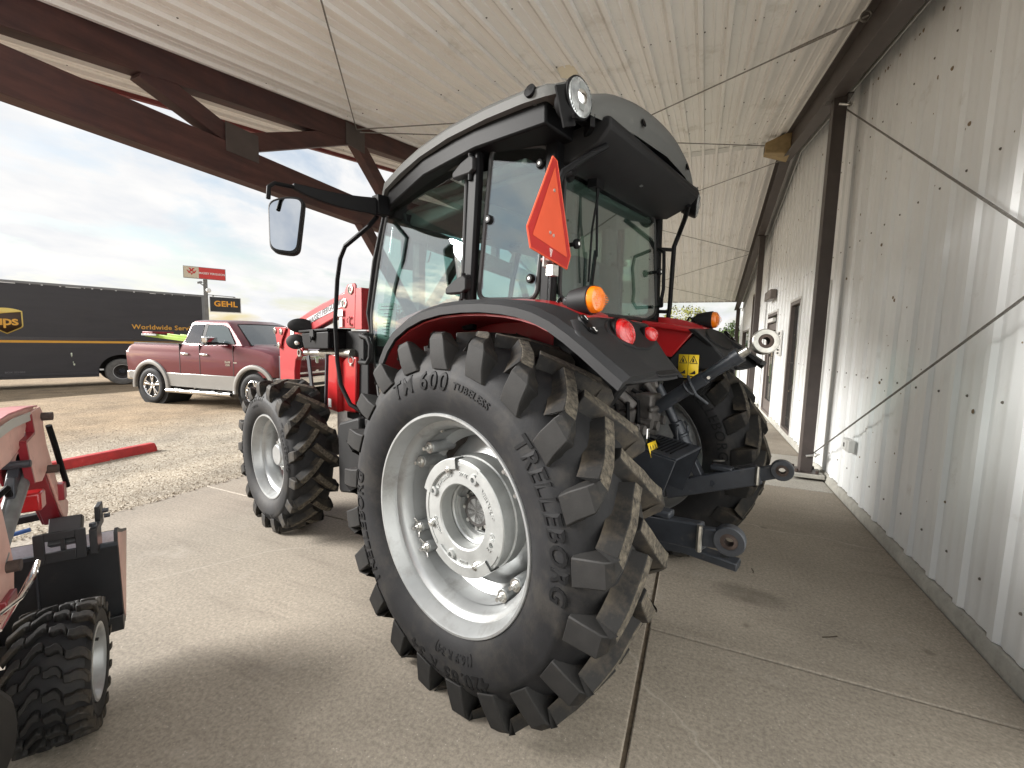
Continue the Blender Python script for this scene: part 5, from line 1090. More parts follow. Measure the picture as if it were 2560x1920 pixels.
# ------------------------------------------------------------------ front loader on the tractor
M['decalgrey'] = mat('silver_decal', (.36, .36, .37), .5)
for s in (-1, 1):
    xa, xb = s*.52, s*.44
    b = MB(); b.prism([(1.70, 1.60), (1.68, 1.885), (1.70, 1.90), (1.80, 1.895), (1.835, 1.86), (1.93, 1.60), (1.93, 1.57), (1.70, 1.57)], 'x', xa, xa - s*.012); b.prism([(1.62, 1.57), (1.60, 1.865), (1.80, 1.87), (1.9, 1.57)], 'x', xb, xb + s*.012); b.prism([(1.60, 1.56), (1.60, 1.862), (1.68, 1.862), (1.70, 1.56)], 'x', xb, xa); tw = tp(b, 'loader_tower', M['redload'], bevel=.004)
    for y, z in ((1.748, 1.855), (1.842, 1.757)):
        q = MB(); q.lathe([(.036, -.006), (.036, .008), (.026, .010), (.024, .004), (.014, .004), (.012, -.002), (.0005, -.002)], (xa, y, z), (s, 0, 0), 22); q.build('pivot_pin', M['steelrod'], tw)
    top = [(1.80, 1.862), (2.03, 1.812), (2.25, 1.77), (2.453, 1.722), (2.70, 1.655), (2.942, 1.575)]; low = [(2.88, 1.475), (2.65, 1.525), (2.381, 1.557), (2.21, 1.60), (2.045, 1.642), (1.80, 1.70)]
    b = MB(); b.prism(top + low, 'x', s*.51, s*.445); bo = tp(b, 'loader_boom', M['redload'], bevel=.012)
    b = MB(); b.prism([(1.85, 1.80), (2.06, 1.755), (2.50, 1.655), (2.72, 1.585), (2.72, 1.535), (2.45, 1.615), (2.06, 1.70), (1.85, 1.745)], 'x', s*.512, s*.5135); b.build('boom_decal', M['decalgrey'], bo)
    if s < 0:
        b = MB()
        def bm_(x, y, d):
            yy = 2.18 - x; t = (yy - 1.9) / .8; zc_ = 1.765 - .195*t - .04*t*t; dz = -.195/.8 - .1*t
            return (-(.5138 + d), yy, zc_ - .0 + y + .012)
        text_parts('boom_lettering', M['black'], bo, 'MASSEY FERGUSON', .066, bm_, .0012, .012, 0, 1.0)
        b = MB(); b.box(-.516, -.515, 2.78, 2.85, 1.50, 1.555); b.build('boom_sticker', M['white'], bo); b = MB(); b.box(-.535, -.533, 1.85, 1.93, 1.66, 1.71); b.box(-.535, -.533, 1.86, 1.90, 1.58, 1.65); b.build('tower_sticker', M['white'], tw)
        b = MB(); b.lathe([(.035, .0), (.035, .006), (.02, .006), (.02, 0)], (-.533, 1.76, 1.625), (-1, 0, 0), 20, R(-30), R(220), close=True); b.build('tower_hook', M['redload'], tw)
    b = MB(); b.prism([(2.90, 1.575), (3.19, 1.575), (3.17, 1.50), (3.14, 1.44), (3.14, .60), (2.98, .52), (2.90, .55), (2.82, .75), (2.81, 1.18), (2.78, 1.28), (2.70, 1.335), (2.64, 1.32), (2.62, 1.37), (2.66, 1.42), (2.78, 1.44)], 'x', s*.505, s*.45); ar = tp(b, 'loader_arm', M['redload'], bevel=.008)
    b = MB(); b.prism([(2.92, 1.58), (3.195, 1.58), (3.16, 1.46), (3.12, 1.38), (3.06, 1.38), (3.03, 1.46)], 'x', s*.525, s*.515); kp = b.build('knee_plate', M['redload'], tr, bevel=.004)
    for y, z in ((3.17, 1.545), (3.03, 1.535), (3.088, 1.405)):
        q = MB(); q.lathe([(.028, -.004), (.028, .010), (.018, .012), (.016, .004), (.0005, .004)], (s*.525, y, z), (s, 0, 0), 20); q.build('pivot_pin', M['steelrod'], kp)
    q = MB(); q.lathe([(.036, -.006), (.036, .012), (.022, .012), (.022, -.0)], (s*.507, 2.675, 1.352), (s, 0, 0), 22); q.build('pivot_pin', M['steelrod'], ar)
    b = MB(); b.cyl((s*.48, 2.66, 1.352), (s*.48, 2.2, 1.365), .024, seg=14); b.cyl((s*.48, 2.32, 1.362), (s*.48, 1.80, 1.376), .036, seg=16); lc = tp(b, 'lift_cylinder', M['steelrod'])
    b = MB(); b.bar((s*.50, 2.53, 1.33), (s*.50, 2.46, 1.02), .05, .015, (1, 0, 0)); tp(b, 'flat_bracket', M['steel'], bevel=.003); b = MB(); b.bar((s*.49, 3.16, 1.30), (s*.49, 3.15, 1.0), .02, .03); tp(b, 'hose_bracket', M['steel'], bevel=.003)
    b = MB(); b.prism([(2.14, .905), (2.10, 1.355), (1.965, 1.366), (1.955, .902)], 'x', s*.53, s*.43); b.prism([(1.955, .905), (1.96, 1.30), (1.86, 1.36), (1.74, 1.35), (1.76, .92)], 'x', s*.49, s*.40); lm = tp(b, 'loader_mount', M['red'], bevel=.010)
    b = MB(); b.prism([(2.165, .90), (2.125, 1.36), (2.14, 1.36), (2.18, .90)], 'x', s*.535, s*.44); b.build('mount_edge', M['steel'], lm); b = MB(); b.box(s*.531, s*.532, 2.06, 2.11, .93, 1.0); b.build('mount_sticker', M['white'], lm)
    if s < 0:
        b = MB(); b.lathe([(.028, -.004), (.033, 0), (.028, .004), (.023, 0)], (-.50, 1.80, 1.325), (-1, -.2, 0), 18, close=True); b.hexbolt((-.495, 1.80, 1.29), (-1, 0, 0), .012, .01); b.build('mount_ring', M['zinc'], lm)
    b = MB(); b.box(s*.46, s*.22, 1.62, 1.95, .85, 1.55); tp(b, 'loader_bracket', M['blackpl'], bevel=.01)
# black tool box with a hinged lid beside the bonnet
tbx = MB(); tbx.prism([(1.955, 1.405), (1.955, 1.545), (2.43, 1.525), (2.405, 1.44), (2.38, 1.395)], 'x', -.60, -.42); tb_ = tp(tbx, 'tool_box', M['blackgl'], bevel=.01)
b = MB(); b.prism([(1.945, 1.547), (1.945, 1.568), (2.46, 1.548), (2.46, 1.527)], 'x', -.61, -.41); b.build('box_lid', M['blackgl'], tb_, bevel=.006)
b = MB(); b.prism([(2.17, 1.555), (2.23, 1.553), (2.235, 1.50), (2.215, 1.47), (2.185, 1.47), (2.165, 1.50)], 'x', -.618, -.60); b.tube([(-.62, 2.18, 1.50), (-.625, 2.20, 1.455), (-.62, 2.22, 1.50)], .005, 6); b.build('box_latch', M['blackpl'], tb_, bevel=.003)
for y, z, w, h, ax in ((2.50, 1.588, .105, .062, (-.8, -1, .15)), (2.60, 1.450, .085, .066, (-1, -.8, 0))):
    b = MB(); axv = Vector(ax).normalized(); u = axv.cross(Vector((0, 0, 1))).normalized(); w_ = u.cross(axv); rs = []
    for sc_, d in ((.55, -.05), (.9, -.03), (1.0, 0), (1.0, .012), (.9, .018), (.3, .024)):
        rs.append([Vector((-.57, y, z)) + axv*d + u*(w*sc_*cos(2*pi*i/28)) + w_*(h*sc_*sin(2*pi*i/28)) for i in range(28)])
    b.rings(rs); tp(b, 'head_lamp_shell', M['blackpl'])
b = MB(); b.tube([(-.5, 2.44, 1.50), (-.53, 2.50, 1.53), (-.56, 2.52, 1.56)], .012, 8); b.tube([(-.5, 2.50, 1.44), (-.54, 2.56, 1.44)], .012, 8); b.lathe([(.018, 0), (.018, .02), (.0005, .024)], (-.58, 2.545, 1.44), (-1, -.6, 0), 14); tp(b, 'lamp_bracket', M['zinc'])
# ------------------------------------------------------------------ compact loader tractor at the left edge
ct = thing('compact_loader_tractor', 'small red loader tractor with black bucket and chunky small tyre cut off at the left', 'tractor', (-2.051, .809, 0), R(59))
def cp(mb, name, m, **k): return mb.build(name, m, k.pop('parent', ct), **k)
M['pinkside'] = mat('loader_red_sky_sheen', (.62, .37, .31), .42, var=.16, vscale=5, dirt=(.30,.14,.11), dscale=7, dlo=.55, dhi=.8)  # red paint, lightened to pink: grazing sky reflection put into the base colour
M['pinktop'] = mat('red_top_sky_sheen', (.52, .20, .20), .38, var=.2, vscale=6, coat=.3)  # same red, with the sky's sheen on the arm painted in
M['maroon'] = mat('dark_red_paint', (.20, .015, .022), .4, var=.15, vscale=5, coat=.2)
M['bucketblk'] = mat('bucket_black', (.014, .015, .017), .45, var=.3, vscale=6, dirt=(.05,.045,.04), dscale=8, dlo=.62, dhi=.82)
M['bucketin'] = mat('worn_bucket_grey', (.36, .37, .40), .5, .2, var=.3, vscale=8, dirt=(.16,.14,.12), dscale=6, dlo=.5, dhi=.75)
M['cylsteel'] = mat('grey_cylinder', (.17, .18, .18), .4, .4, var=.35, vscale=9)
def small_wheel(x, y, name, label=None):
    root = bpy.data.objects.new(name, None); COL.objects.link(root); root.parent = ct; root.location = (x, y, .24)
    if label: root['label'] = label
    W2, RO, rr = .105, .235, .132
    MB().lathe([(rr, W2-.02), (rr+.02, W2-.004), (.185, W2), (.205, W2-.012), (.212, W2-.03), (.214, 0), (.212, -W2+.03), (.205, -W2+.012), (.185, -W2), (rr+.02, -W2+.004), (rr, -W2+.02)], (0,0,0), (1,0,0), 64).build('tyre', M['rubber'], root, angle=35)
    def blk(xa, xb, skew, w0):
        b = MB(); lo, hi = .208, RO + .004
        def pt(a, r, x_): return (x_, r*sin(a), r*cos(a))
        n = 5; rs = []
        for i in range(n):
            t = i/(n-1); xx = xa + (xb-xa)*t; a = skew*t + .05*sin(t*5); w = w0*(1 - .18*abs(2*t-1)); r_in = lo - (.016 if t in (0, 1) else 0)
            rs.append([pt(a-w*1.25, r_in, xx), pt(a-w, hi - .006*abs(xx/.105)**2, xx), pt(a+w, hi - .006*abs(xx/.105)**2, xx), pt(a+w*1.25, r_in, xx)])
        b.rings(rs); return b.mesh('tread_block', [M['tread']], 30)
    specs = [(.108, .045, .16, .070), (.040, -.005, .13, .062), (-.012, -.058, -.13, .062), (-.060, -.108, -.16, .070)]
    for j, sp_ in enumerate(specs):
        me = blk(*sp_)
        for i in range(20):
            o = bpy.data.objects.new('tread_block', me); COL.objects.link(o); o.parent = root; o.rotation_euler = (-2*pi*(i + .5*(j % 2))/20, 0, 0)
            bv = o.modifiers.new('edge', 'BEVEL'); bv.width = .003; bv.segments = 1
    MB().lathe([(rr+.004, W2-.012), (rr+.008, W2-.004), (rr, W2-.002), (rr-.010, W2-.012), (rr-.014, W2-.05), (rr-.03, W2-.07), (.06, W2-.085), (.045, W2-.06), (.0005, W2-.06)], (0,0,0), (1,0,0), 64).build('rim', M['silver'], root, angle=40)
    MB().cyl((W2-.06, .03, .085), (W2-.005, .02, .075), .006, seg=8).build('valve_stem', M['black'], root)
small_wheel(-.105, .0, 'front_wheel', 'near front wheel with worn tread blocks'); small_wheel(-.92, .0, 'front_wheel')
b = MB(); b.bar((-.85, 0, .25), (-.2, 0, .25), .08, .09); b.box(-.72, -.34, -1.2, .1, .28, .48); cp(b, 'chassis', M['blackpl'], bevel=.015)
b = MB(); rs = []
for y, z0, z1, w in ((-1.1, .45, .98, .24), (-.4, .45, .95, .23), (.0, .45, .88, .21)): rs.append([(-.53-w, y, z0), (-.53-w, y, z1-.08), (-.53-w+.08, y, z1), (-.53+w-.08, y, z1), (-.53+w, y, z1-.08), (-.53+w, y, z0)])
b.rings(rs); cp(b, 'hood', M['red'], bevel=.02)
b = MB(); b.prism([(-1.9, .60), (-1.75, .70), (-1.2, .74), (-.72, .70), (-.60, .57), (-.585, .49), (-.63, .42), (-.9, .40), (-1.9, .42)], 'x', -.22, -.06); cp(b, 'fender', M['blackpl'], bevel=.03)
for s in (0, 1):
    X = -.15 if s == 0 else -.87; d = -1 if s == 0 else 1           # d: towards the inside
    xi = X + d*.075
    kn = [(.075, 1.200), (.13, 1.207), (.215, 1.210), (.240, 1.185), (.236, 1.133), (.256, 1.058), (.357, .875), (.460, .775), (.508, .738), (.485, .695), (.447, .668), (.390, .735), (.268, .912), (.235, .955), (.165, .93), (.05, .955), (.016, 1.045), (-.004, 1.115), (.095, 1.130)]
    b = MB(); b.prism(kn, 'x', X, X + d*.008); pl = cp(b, 'boom_side_plate', M['pinkside'], bevel=.002)
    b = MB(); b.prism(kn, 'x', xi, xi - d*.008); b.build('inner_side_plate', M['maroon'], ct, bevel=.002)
    edge = [(.075, 1.200), (.095, 1.130), (-.004, 1.115), (.016, 1.045), (.05, .955)]
    b = MB()
    for (p, q) in zip(edge, edge[1:]): b.bar((X + d*.004, *p), (X + d*.004, *q), .010, .022, (1, 0, 0))
    b.build('plate_edge', M['maroon'], ct)
    # main arm running back from the knee
    up = [(.20, 1.212), (.08, 1.222), (-.10, 1.226), (-.25, 1.214), (-.6, 1.16), (-1.0, 1.06)]; lo = [(-1.0, .93), (-.6, 1.02), (-.25, 1.062), (-.10, 1.07), (.03, 1.10), (.09, 1.16)]
    b = MB(); b.prism(up + lo, 'x', X + d*.010, xi - d*.010); ma_ = cp(b, 'boom_arm', M['pinkside'], bevel=.006)
    b = MB()
    for (p, q) in zip(up, up[1:]):
        b.hexa([(X + d*.004, p[0], p[1]), (xi - d*.004, p[0], p[1]), (xi - d*.004, q[0], q[1]), (X + d*.004, q[0], q[1]), (X + d*.004, p[0], p[1]+.006), (xi - d*.004, p[0], p[1]+.006), (xi - d*.004, q[0], q[1]+.006), (X + d*.004, q[0], q[1]+.006)])
    b.build('arm_top_plate', M['pinktop'], ma_)
    b = MB()
    for (p, q) in zip(up[1:], up[2:]): b.bar((X - d*.002, p[0], p[1]-.028), (X - d*.002, q[0], q[1]-.028), .004, .030, (0, 0, 1))
    b.build('arm_decal', mat('grey_decal', (.42, .42, .38), .5) if s == 0 else M['white'], ma_)
    # lower box section, dark red, leaning down to the bucket
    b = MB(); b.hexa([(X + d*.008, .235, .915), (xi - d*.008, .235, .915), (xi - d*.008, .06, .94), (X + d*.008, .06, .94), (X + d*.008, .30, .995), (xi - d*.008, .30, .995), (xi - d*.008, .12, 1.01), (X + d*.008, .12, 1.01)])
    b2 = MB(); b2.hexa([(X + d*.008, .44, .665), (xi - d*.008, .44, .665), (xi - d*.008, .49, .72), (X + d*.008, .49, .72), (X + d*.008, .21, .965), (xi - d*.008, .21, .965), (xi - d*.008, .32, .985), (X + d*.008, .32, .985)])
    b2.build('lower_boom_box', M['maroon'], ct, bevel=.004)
    for y, z in ((.222, 1.170), (.245, .955)):
        q = MB(); q.cyl((X + d*.09, y, z), (X - d*.03, y, z), .016, seg=14); q.build('pivot_pin', M['rust'], pl)
    q = MB(); q.box(X - d*.018, X + d*.03, .355, .40, .79, .86); q.build('stop_block', M['maroon'], pl, bevel=.003)
    q = MB(); q.tube([(X - d*.012, .245, 1.13), (X - d*.018, .275, 1.05), (X - d*.018, .34, .945), (X - d*.015, .43, .83)], .010, 8); q.build('hydraulic_hose', M['blackgl'], pl)
    # tilt cylinder
    a0, a1 = Vector((X + d*.03, .12, 1.005)), Vector((X + d*.03, -.235, .80))
    b = MB(); b.cyl(a0, a1, .026, seg=18); b.cyl(a0.lerp(a1, .96), a0.lerp(a1, 1.06), .031, seg=18); b.tube([a0 + Vector((-.02, -.0, .012)), a0.lerp(a1, .93) + Vector((-.005, .005, .034))], .008, 8); tc_ = cp(b, 'tilt_cylinder', M['cylsteel'])
    b = MB(); b.lathe([(.034, -.02), (.034, .02)], a0 + Vector((0, .02, .01)), (1,0,0), 18); b.tube([a0.lerp(a1, .45) + Vector((.0, -.02, .035)), a0.lerp(a1, .40) + Vector((.0, -.05, .055)), a0.lerp(a1, .6) + Vector((-.03, -.08, .06)), a0.lerp(a1, .9) + Vector((-.05, -.10, .05))], .010, 8); b.tube([a0 + Vector((-.04, -.03, .0)), a0 + Vector((-.08, -.06, -.01)), a0 + Vector((-.10, -.14, .01))], .012, 8); b.build('hose', M['blackgl'], tc_)
    b = MB(); b.prism([(.10, 1.02), (.02, 1.02), (-.05, .95), (.0, .97)], 'x', X + d*.02, X + d*.05); b.bar((X+d*.03, -.02, 1.00), (X+d*.03, -.04, .93), .02, .03); b.cyl((X - d*.02, -.03, 1.045), (X + d*.05, -.03, 1.045), .013, seg=10); cp(b, 'bell_crank', M['steel'], bevel=.003)
    # frame post beside the bonnet
    b = MB(); b.prism([(-.262, 1.02), (-.232, .93), (-.186, .76), (-.215, .640), (-.30, .625), (-.36, .66), (-.42, .9), (-.40, 1.03)], 'x', X, X + d*.05); po = cp(b, 'loader_post', M['pinkside'], bevel=.005)
    q = MB(); q.cyl((X - d*.03, -.25, .775), (X + d*.01, -.25, .775), .018, seg=12); q.build('pivot_pin', M['rust'], po)
if True:
    b = MB(); b.tube([(-.13, -.42, .705), (-.10, -.36, .715), (-.09, -.27, .735), (-.095, -.20, .755), (-.10, -.185, .75), (-.105, -.20, .735), (-.115, -.28, .70), (-.13, -.42, .66)], .006, 8); cp(b, 'chrome_latch', M['chrome'])
    b = MB(); b.box(-.19, -.135, -.33, -.24, .66, .70); cp(b, 'latch_block', M['maroon'], bevel=.004)
# bucket
B0, B1 = -1.05, .024
b = MB(); b.prism([(.345, .555), (.372, .225), (.385, .175), (.41, .155), (.44, .17), (.62, .53), (.607, .535), (.43, .19), (.41, .172), (.396, .185), (.386, .225), (.357, .555)], 'x', B0, B1); bk = cp(b, 'bucket', M['bucketblk'])
b = MB(); b.prism([(.3585, .553), (.3875, .226), (.398, .187), (.41, .1745), (.4285, .192), (.6055, .533), (.603, .534), (.426, .194), (.41, .178), (.40, .189), (.3895, .228), (.3605, .553)], 'x', B0+.012, B1-.012); b.build('bucket_lining', M['bucketin'], bk)
sp_poly = [(.345, .575), (.352, .615), (.385, .622), (.46, .585), (.60, .535), (.62, .53), (.44, .17), (.41, .155), (.385, .175), (.372, .225)]
for x in (B0, B1-.012):
    b = MB(); b.prism(sp_poly, 'x', x, x + .012); b.build('side_plate', M['bucketblk'], bk)
b = MB(); b.prism([(.36, .57), (.37, .605), (.46, .57), (.59, .528), (.44, .20), (.41, .18), (.39, .23)], 'x', B1+.0005, B1+.002); b.prism([(.372, .57), (.38, .605), (.46, .57), (.59, .528), (.45, .24)], 'x', B1-.0145, B1-.0125); b.build('worn_side', M['pinkside'], bk)
b = MB(); b.prism([(.335, .225), (.368, .215), (.374, .16), (.345, .150)], 'x', B0, B1+.003); b.build('wear_strip', M['bucketblk'], bk, bevel=.003)
b = MB(); b.bar((B0, .352, .562), (B1, .352, .562), .016, .016); b.box(-.235, -.228, .346, .352, .26, .54); b.build('weld_edge', M['steel'], bk)
# slotted bracket on the back of the bucket
for xx in (-.223, -.95):
    b = MB(); w = .155
    b.box(xx, xx+.032, .300, .312, .545, .672); b.box(xx+w-.032, xx+w, .300, .312, .545, .672); b.box(xx+.032, xx+w-.032, .300, .312, .640, .672); b.box(xx+.032, xx+w-.032, .300, .312, .545, .590); b.box(xx+.075, xx+.090, .312, .335, .55, .66)
    b.build('slotted_bracket', M['bucketblk'], bk, bevel=.002)
    b = MB(); b.box(xx-.0, xx+w, .312, .345, .545, .565); b.bar((xx+.085, .40, .70), (xx+.085, .345, .60), .10, .05); b.box(xx+w+.01, xx+w+.035, .30, .40, .55, .66); b.box(xx+w+.012, xx+w+.03, .42, .50, .62, .72); b.build('mount_ears', M['bucketblk'], bk, bevel=.003)
    b = MB(); b.hexbolt((xx+w+.02, .33, .665), (0, 0, 1), .014, .014); b.hexbolt((xx+w+.035, .45, .69), (1, 0, 0), .011, .02); b.hexbolt((xx+w+.035, .48, .655), (1, 0, 0), .010, .02); b.build('mount_bolts', M['steel'], bk, angle=30)
b = MB(); b.bar((-1.0, .62, .60), (-.22, .62, .66), .05, .03); cp(b, 'cross_tube', M['blackpl'], bevel=.006)
b = MB(); b.tube([(-.95, .55, .50), (-.6, .60, .545), (-.30, .62, .60)], .010, 8); cp(b, 'blue_hose', mat('blue_hose', (.02, .10, .32), .4))
b = MB(); b.bar((-.95, .16, .86), (-.15, .16, .86), .07, .07); cp(b, 'boom_cross_tube', M['red'], bevel=.008)

# ------------------------------------------------------------------ red parking stop
ps = MB(); rs = []
for x in (-.92, -.90, -.8, .8, .90, .92):
    e_ = .7 if abs(x) > .91 else 1.0
    rs.append([(x, -.085*e_, 0), (x, -.075*e_, .075*e_), (x, -.045*e_, .115*e_), (x, .045*e_, .115*e_), (x, .075*e_, .075*e_), (x, .085*e_, 0)])
ps.rings(rs); M['curbred'] = mat('red_curb_paint', (.46, .035, .035), .6, var=.25, vscale=8, dirt=(.40,.30,.27), dscale=9, dlo=.62, dhi=.75, bump=.5, bscale=50)
a_ = Vector((-6.80, 3.41)); b_ = Vector((-6.72, 2.38)); dv = (a_ - b_).normalized(); cc = a_ - dv*.92
o = ps.build('parking_stop', M['curbred'], bevel=.008, loc=(cc.x, cc.y, gz(cc.x, cc.y) - .01), rot=(0, 0, atan2(dv.y, dv.x))); tag(o, 'red painted concrete parking stop lying on the gravel', 'parking stop')

# ------------------------------------------------------------------ pickup truck
M['maroonpaint'] = mat('deep_cherry_paint', (.115, .006, .012), .28, .2, coat=.6, var=.06, vscale=2)
M['silverpaint'] = mat('warm_silver_paint', (.27, .262, .245), .42, .4, coat=.3, var=.05, vscale=2)
M['autoglass'] = mat('auto_glass', (.055, .075, .08), .03, spec=.9, coat=1.0)
M['autoglass2'] = mat('tinted_rear_glass', (.02, .022, .03), .03, spec=.8, coat=1.0)
M['wellblk'] = mat('wheel_well', (.012, .012, .012), .9)
pk = thing('pickup_truck', 'dark red four-door pickup with silver lower body and chrome wheels parked on gravel', 'pickup truck', (-11.66, 5.867, -.15), R(6.5))
def kp_(mb, name, m, **k): return mb.build(name, m, k.pop('parent', pk), **k)
WB, WR, HZ, YW = 3.06, .41, .41, 1.98
def arch_pts(cx, r, a0, a1, n=14): return [(cx + r*cos(R(a0 + (a1-a0)*i/n)), HZ + r*sin(R(a0 + (a1-a0)*i/n))) for i in range(n+1)]
low = .74
up_poly = [(-.60, 1.385), (-.70, 1.33), (-.78, 1.19), (-.77, .95), (-.74, low)] + [(-.42, low)] + arch_pts(0, .515, 140, 40) + [(.42, low), (WB-.42, low)] + arch_pts(WB, .515, 140, 40) + [(WB+.42, low), (3.72, .76), (3.78, .95), (3.74, 1.12), (3.62, 1.255), (3.2, 1.345), (2.66, 1.405), (2.2, 1.415), (1.0, 1.405), (.93, 1.385)]
b = MB(); n = len(up_poly); rs = []
for y, ins in ((.055, .0), (.02, .0)): pass
secs = [(.10, 0, .0), (.04, 0, 0), (.02, 0, -.0)]
def body_ring(y, dz, sh): return [(x*(1) + (0 if x < 3.3 else -sh), y, z - (dz if z > 1.2 else 0)) for x, z in up_poly]
b.rings([body_ring(.10, 0.0, .02), body_ring(.025, .035, .10), body_ring(.0, .16, .16)][::-1] + [body_ring(.5, -.012, -.06), body_ring(YW-.5, -.012, -.06), body_ring(YW-.10, 0, .02), body_ring(YW-.025, .035, .10), body_ring(YW, .16, .16)])
body = kp_(b, 'body', M['maroonpaint'], angle=28)
lo_poly = [(-.74, low-.004), (-.72, .56), (-.60, .52)] + arch_pts(0, .60, 168, 147, 3)[0:0] + [(-.56, .52)] + arch_pts(0, .60, 160, 147, 3) + [(-.5, low-.004)]
for (xa, xb) in ((.42, WB-.42),):
    b = MB(); b.prism([(xa, low-.003)] + [(xa+.06, .55), (xa+.10, .43), (xb-.10, .41), (xb-.05, .55), (xb, low-.003)], 'y', -.006, YW+.006); kp_(b, 'lower_body', M['silverpaint'], bevel=.012)
b = MB(); b.prism([(-.745, low-.003), (-.42, low-.003), (-.50, .60), (-.53, .54), (-.72, .56)], 'y', -.004, YW+.004); kp_(b, 'lower_body', M['silverpaint'], bevel=.012)
b = MB(); b.prism([(WB+.42, low), (3.72, low+.01), (3.70, .55), (WB+.54, .50), (WB+.50, .60)], 'y', .02, YW-.02); kp_(b, 'front_bumper_lower', M['silverpaint'], bevel=.02)
# wheel flares, wells and wheels
for cx in (0, WB):
    b = MB(); b.cyl((cx, .03, HZ), (cx, .62, HZ), .505, seg=36); kp_(b, 'wheel_well', M['wellblk']); b = MB(); b.cyl((cx, YW-.03, HZ), (cx, YW-.62, HZ), .505, seg=36); kp_(b, 'wheel_well', M['wellblk'])
    for ys, yo in ((0, -1), (YW, 1)):
        b = MB(); rs = []
        for i in range(25):
            a = R(-6 + 192*i/24); ca, sa = cos(a), sin(a)
            rs.append([(cx + r_*ca, ys + yo*d_, HZ + r_*sa*1.02) for r_, d_ in ((.485, .0), (.495, .03), (.53, .04), (.575, .028), (.588, .0), (.578, -.03), (.49, -.05))])
        b.rings(rs); kp_(b, 'fender_flare', M['silverpaint'])
    for ys in (.0, YW):
        root = bpy.data.objects.new('wheel', None); COL.objects.link(root); root.parent = pk; root.location = (cx, ys + (.12 if ys == 0 else -.12), HZ); root.rotation_euler = (0, 0, 0 if ys == 0 else pi)
        MB().lathe([(.255, -.11), (.275, -.13), (.33, -.137), (.375, -.132), (.400, -.115), (.410, -.08), (.412, 0), (.410, .08), (.400, .115), (.375, .13), (.275, .13), (.255, .11)], (0,0,0), (0,1,0), 56).build('tyre', M['rubber'], root)
        gr = MB()
        for yy in (-.06, -.02, .02, .06): gr.lathe([(.4125, yy-.006), (.4132, yy), (.4125, yy+.006)], (0,0,0), (0,1,0), 56)
        gr.build('tread_groove', M['black'], root)
        MB().lathe([(.262, -.112), (.266, -.122), (.255, -.126), (.243, -.112), (.236, -.06), (.23, .10)], (0,0,0), (0,1,0), 48).build('rim', M['chrome'], root)
        MB().lathe([(.235, -.02), (.0005, -.02)], (0,0,0), (0,1,0), 32).build('brake', M['grime'], root)
        sp_ = MB(); sp_.lathe([(.062, -.05), (.062, -.098), (.05, -.11), (.0005, -.112)], (0,0,0), (0,1,0), 24)
        for i in range(5):
            a = 2*pi*i/5 + .3
            for da in (-.17, .17):
                p0 = Vector((.05*cos(a), -.085, .05*sin(a))); p1 = Vector((.245*cos(a+da), -.10, .245*sin(a+da))); sp_.bar(p0, p1, .034, .04, (0, 1, 0))
        sp_.build('spokes', M['chrome'], root, bevel=.006)
# cab greenhouse
def gh(x, y0, z): return [(x, y0, z), (x, YW-y0, z)]
b = MB(); lev = [(.93, 2.72, 2.80, .055, 1.385), (1.0, 2.60, 2.68, .10, 1.50), (1.09, 2.20, 2.28, .20, 1.86), (1.13, 2.06, 2.14, .26, 1.925), (1.22, 2.00, 2.10, .42, 1.955)]
rs = [[(xa, yi, z), (xb, yi, z), (xc, yi+.10, z), (xc+.06, YW/2, z), (xc, YW-yi-.10, z), (xb, YW-yi, z), (xa, YW-yi, z), (xa-.03, YW/2, z)] for xa, xb, xc, yi, z in lev]
b.rings(rs); kp_(b, 'cab', M['maroonpaint'], bevel=.012, angle=30)
def yside(z): return .055 + (.20-.055)*(z-1.385)/(1.86-1.385) - .006
def wn(pts, m, name='window'):
    for yf in (0, 1):
        P = [(x, yside(z) if yf == 0 else YW - yside(z), z) for x, z in round_poly(pts, .03)]
        o_ = pane(name, P, m, pk, .006); frame_of(P, .006, 'window_trim', M['blackgl'], o_)
wn([(1.03, 1.43), (1.14, 1.83), (1.50, 1.845), (1.50, 1.43)], M['autoglass2']); wn([(1.60, 1.43), (1.62, 1.845), (2.05, 1.835), (2.20, 1.78), (2.50, 1.43)], M['autoglass'])
b = MB(); P = [(1.505, 1.40), (1.515, 1.86), (1.615, 1.86), (1.60, 1.40)]
for yf in (0, 1): b.add([(x, (yside(z)-.001) if yf == 0 else YW-yside(z)+.001, z) for x, z in P], [(0, 1, 2, 3)])
kp_(b, 'door_pillar', M['blackgl'])
wsP = [(2.815, .19, 1.405), (2.865, .55, 1.40), (2.885, YW/2, 1.40), (2.865, YW-.55, 1.40), (2.815, YW-.19, 1.405), (2.29, YW-.325, 1.86), (2.33, YW-.6, 1.87), (2.355, YW/2, 1.875), (2.33, .6, 1.87), (2.29, .325, 1.86)]
wsm = MB(); o0 = wsP; wsm.add(o0, [(0, 1, 8, 9), (1, 2, 7, 8), (2, 3, 6, 7), (3, 4, 5, 6)]); wso = wsm.build('windscreen', M['autoglass'], pk, angle=60); frame_of(wsP, .010, 'screen_seal', M['blackgl'], wso)
b = MB(); b.tube([(3.05, .55, 1.405), (2.94, 1.0, 1.45), (2.98, 1.35, 1.43)], .012, 6); b.tube([(3.05, 1.2, 1.405), (2.94, 1.6, 1.45)], .012, 6); kp_(b, 'wipers', M['black'])
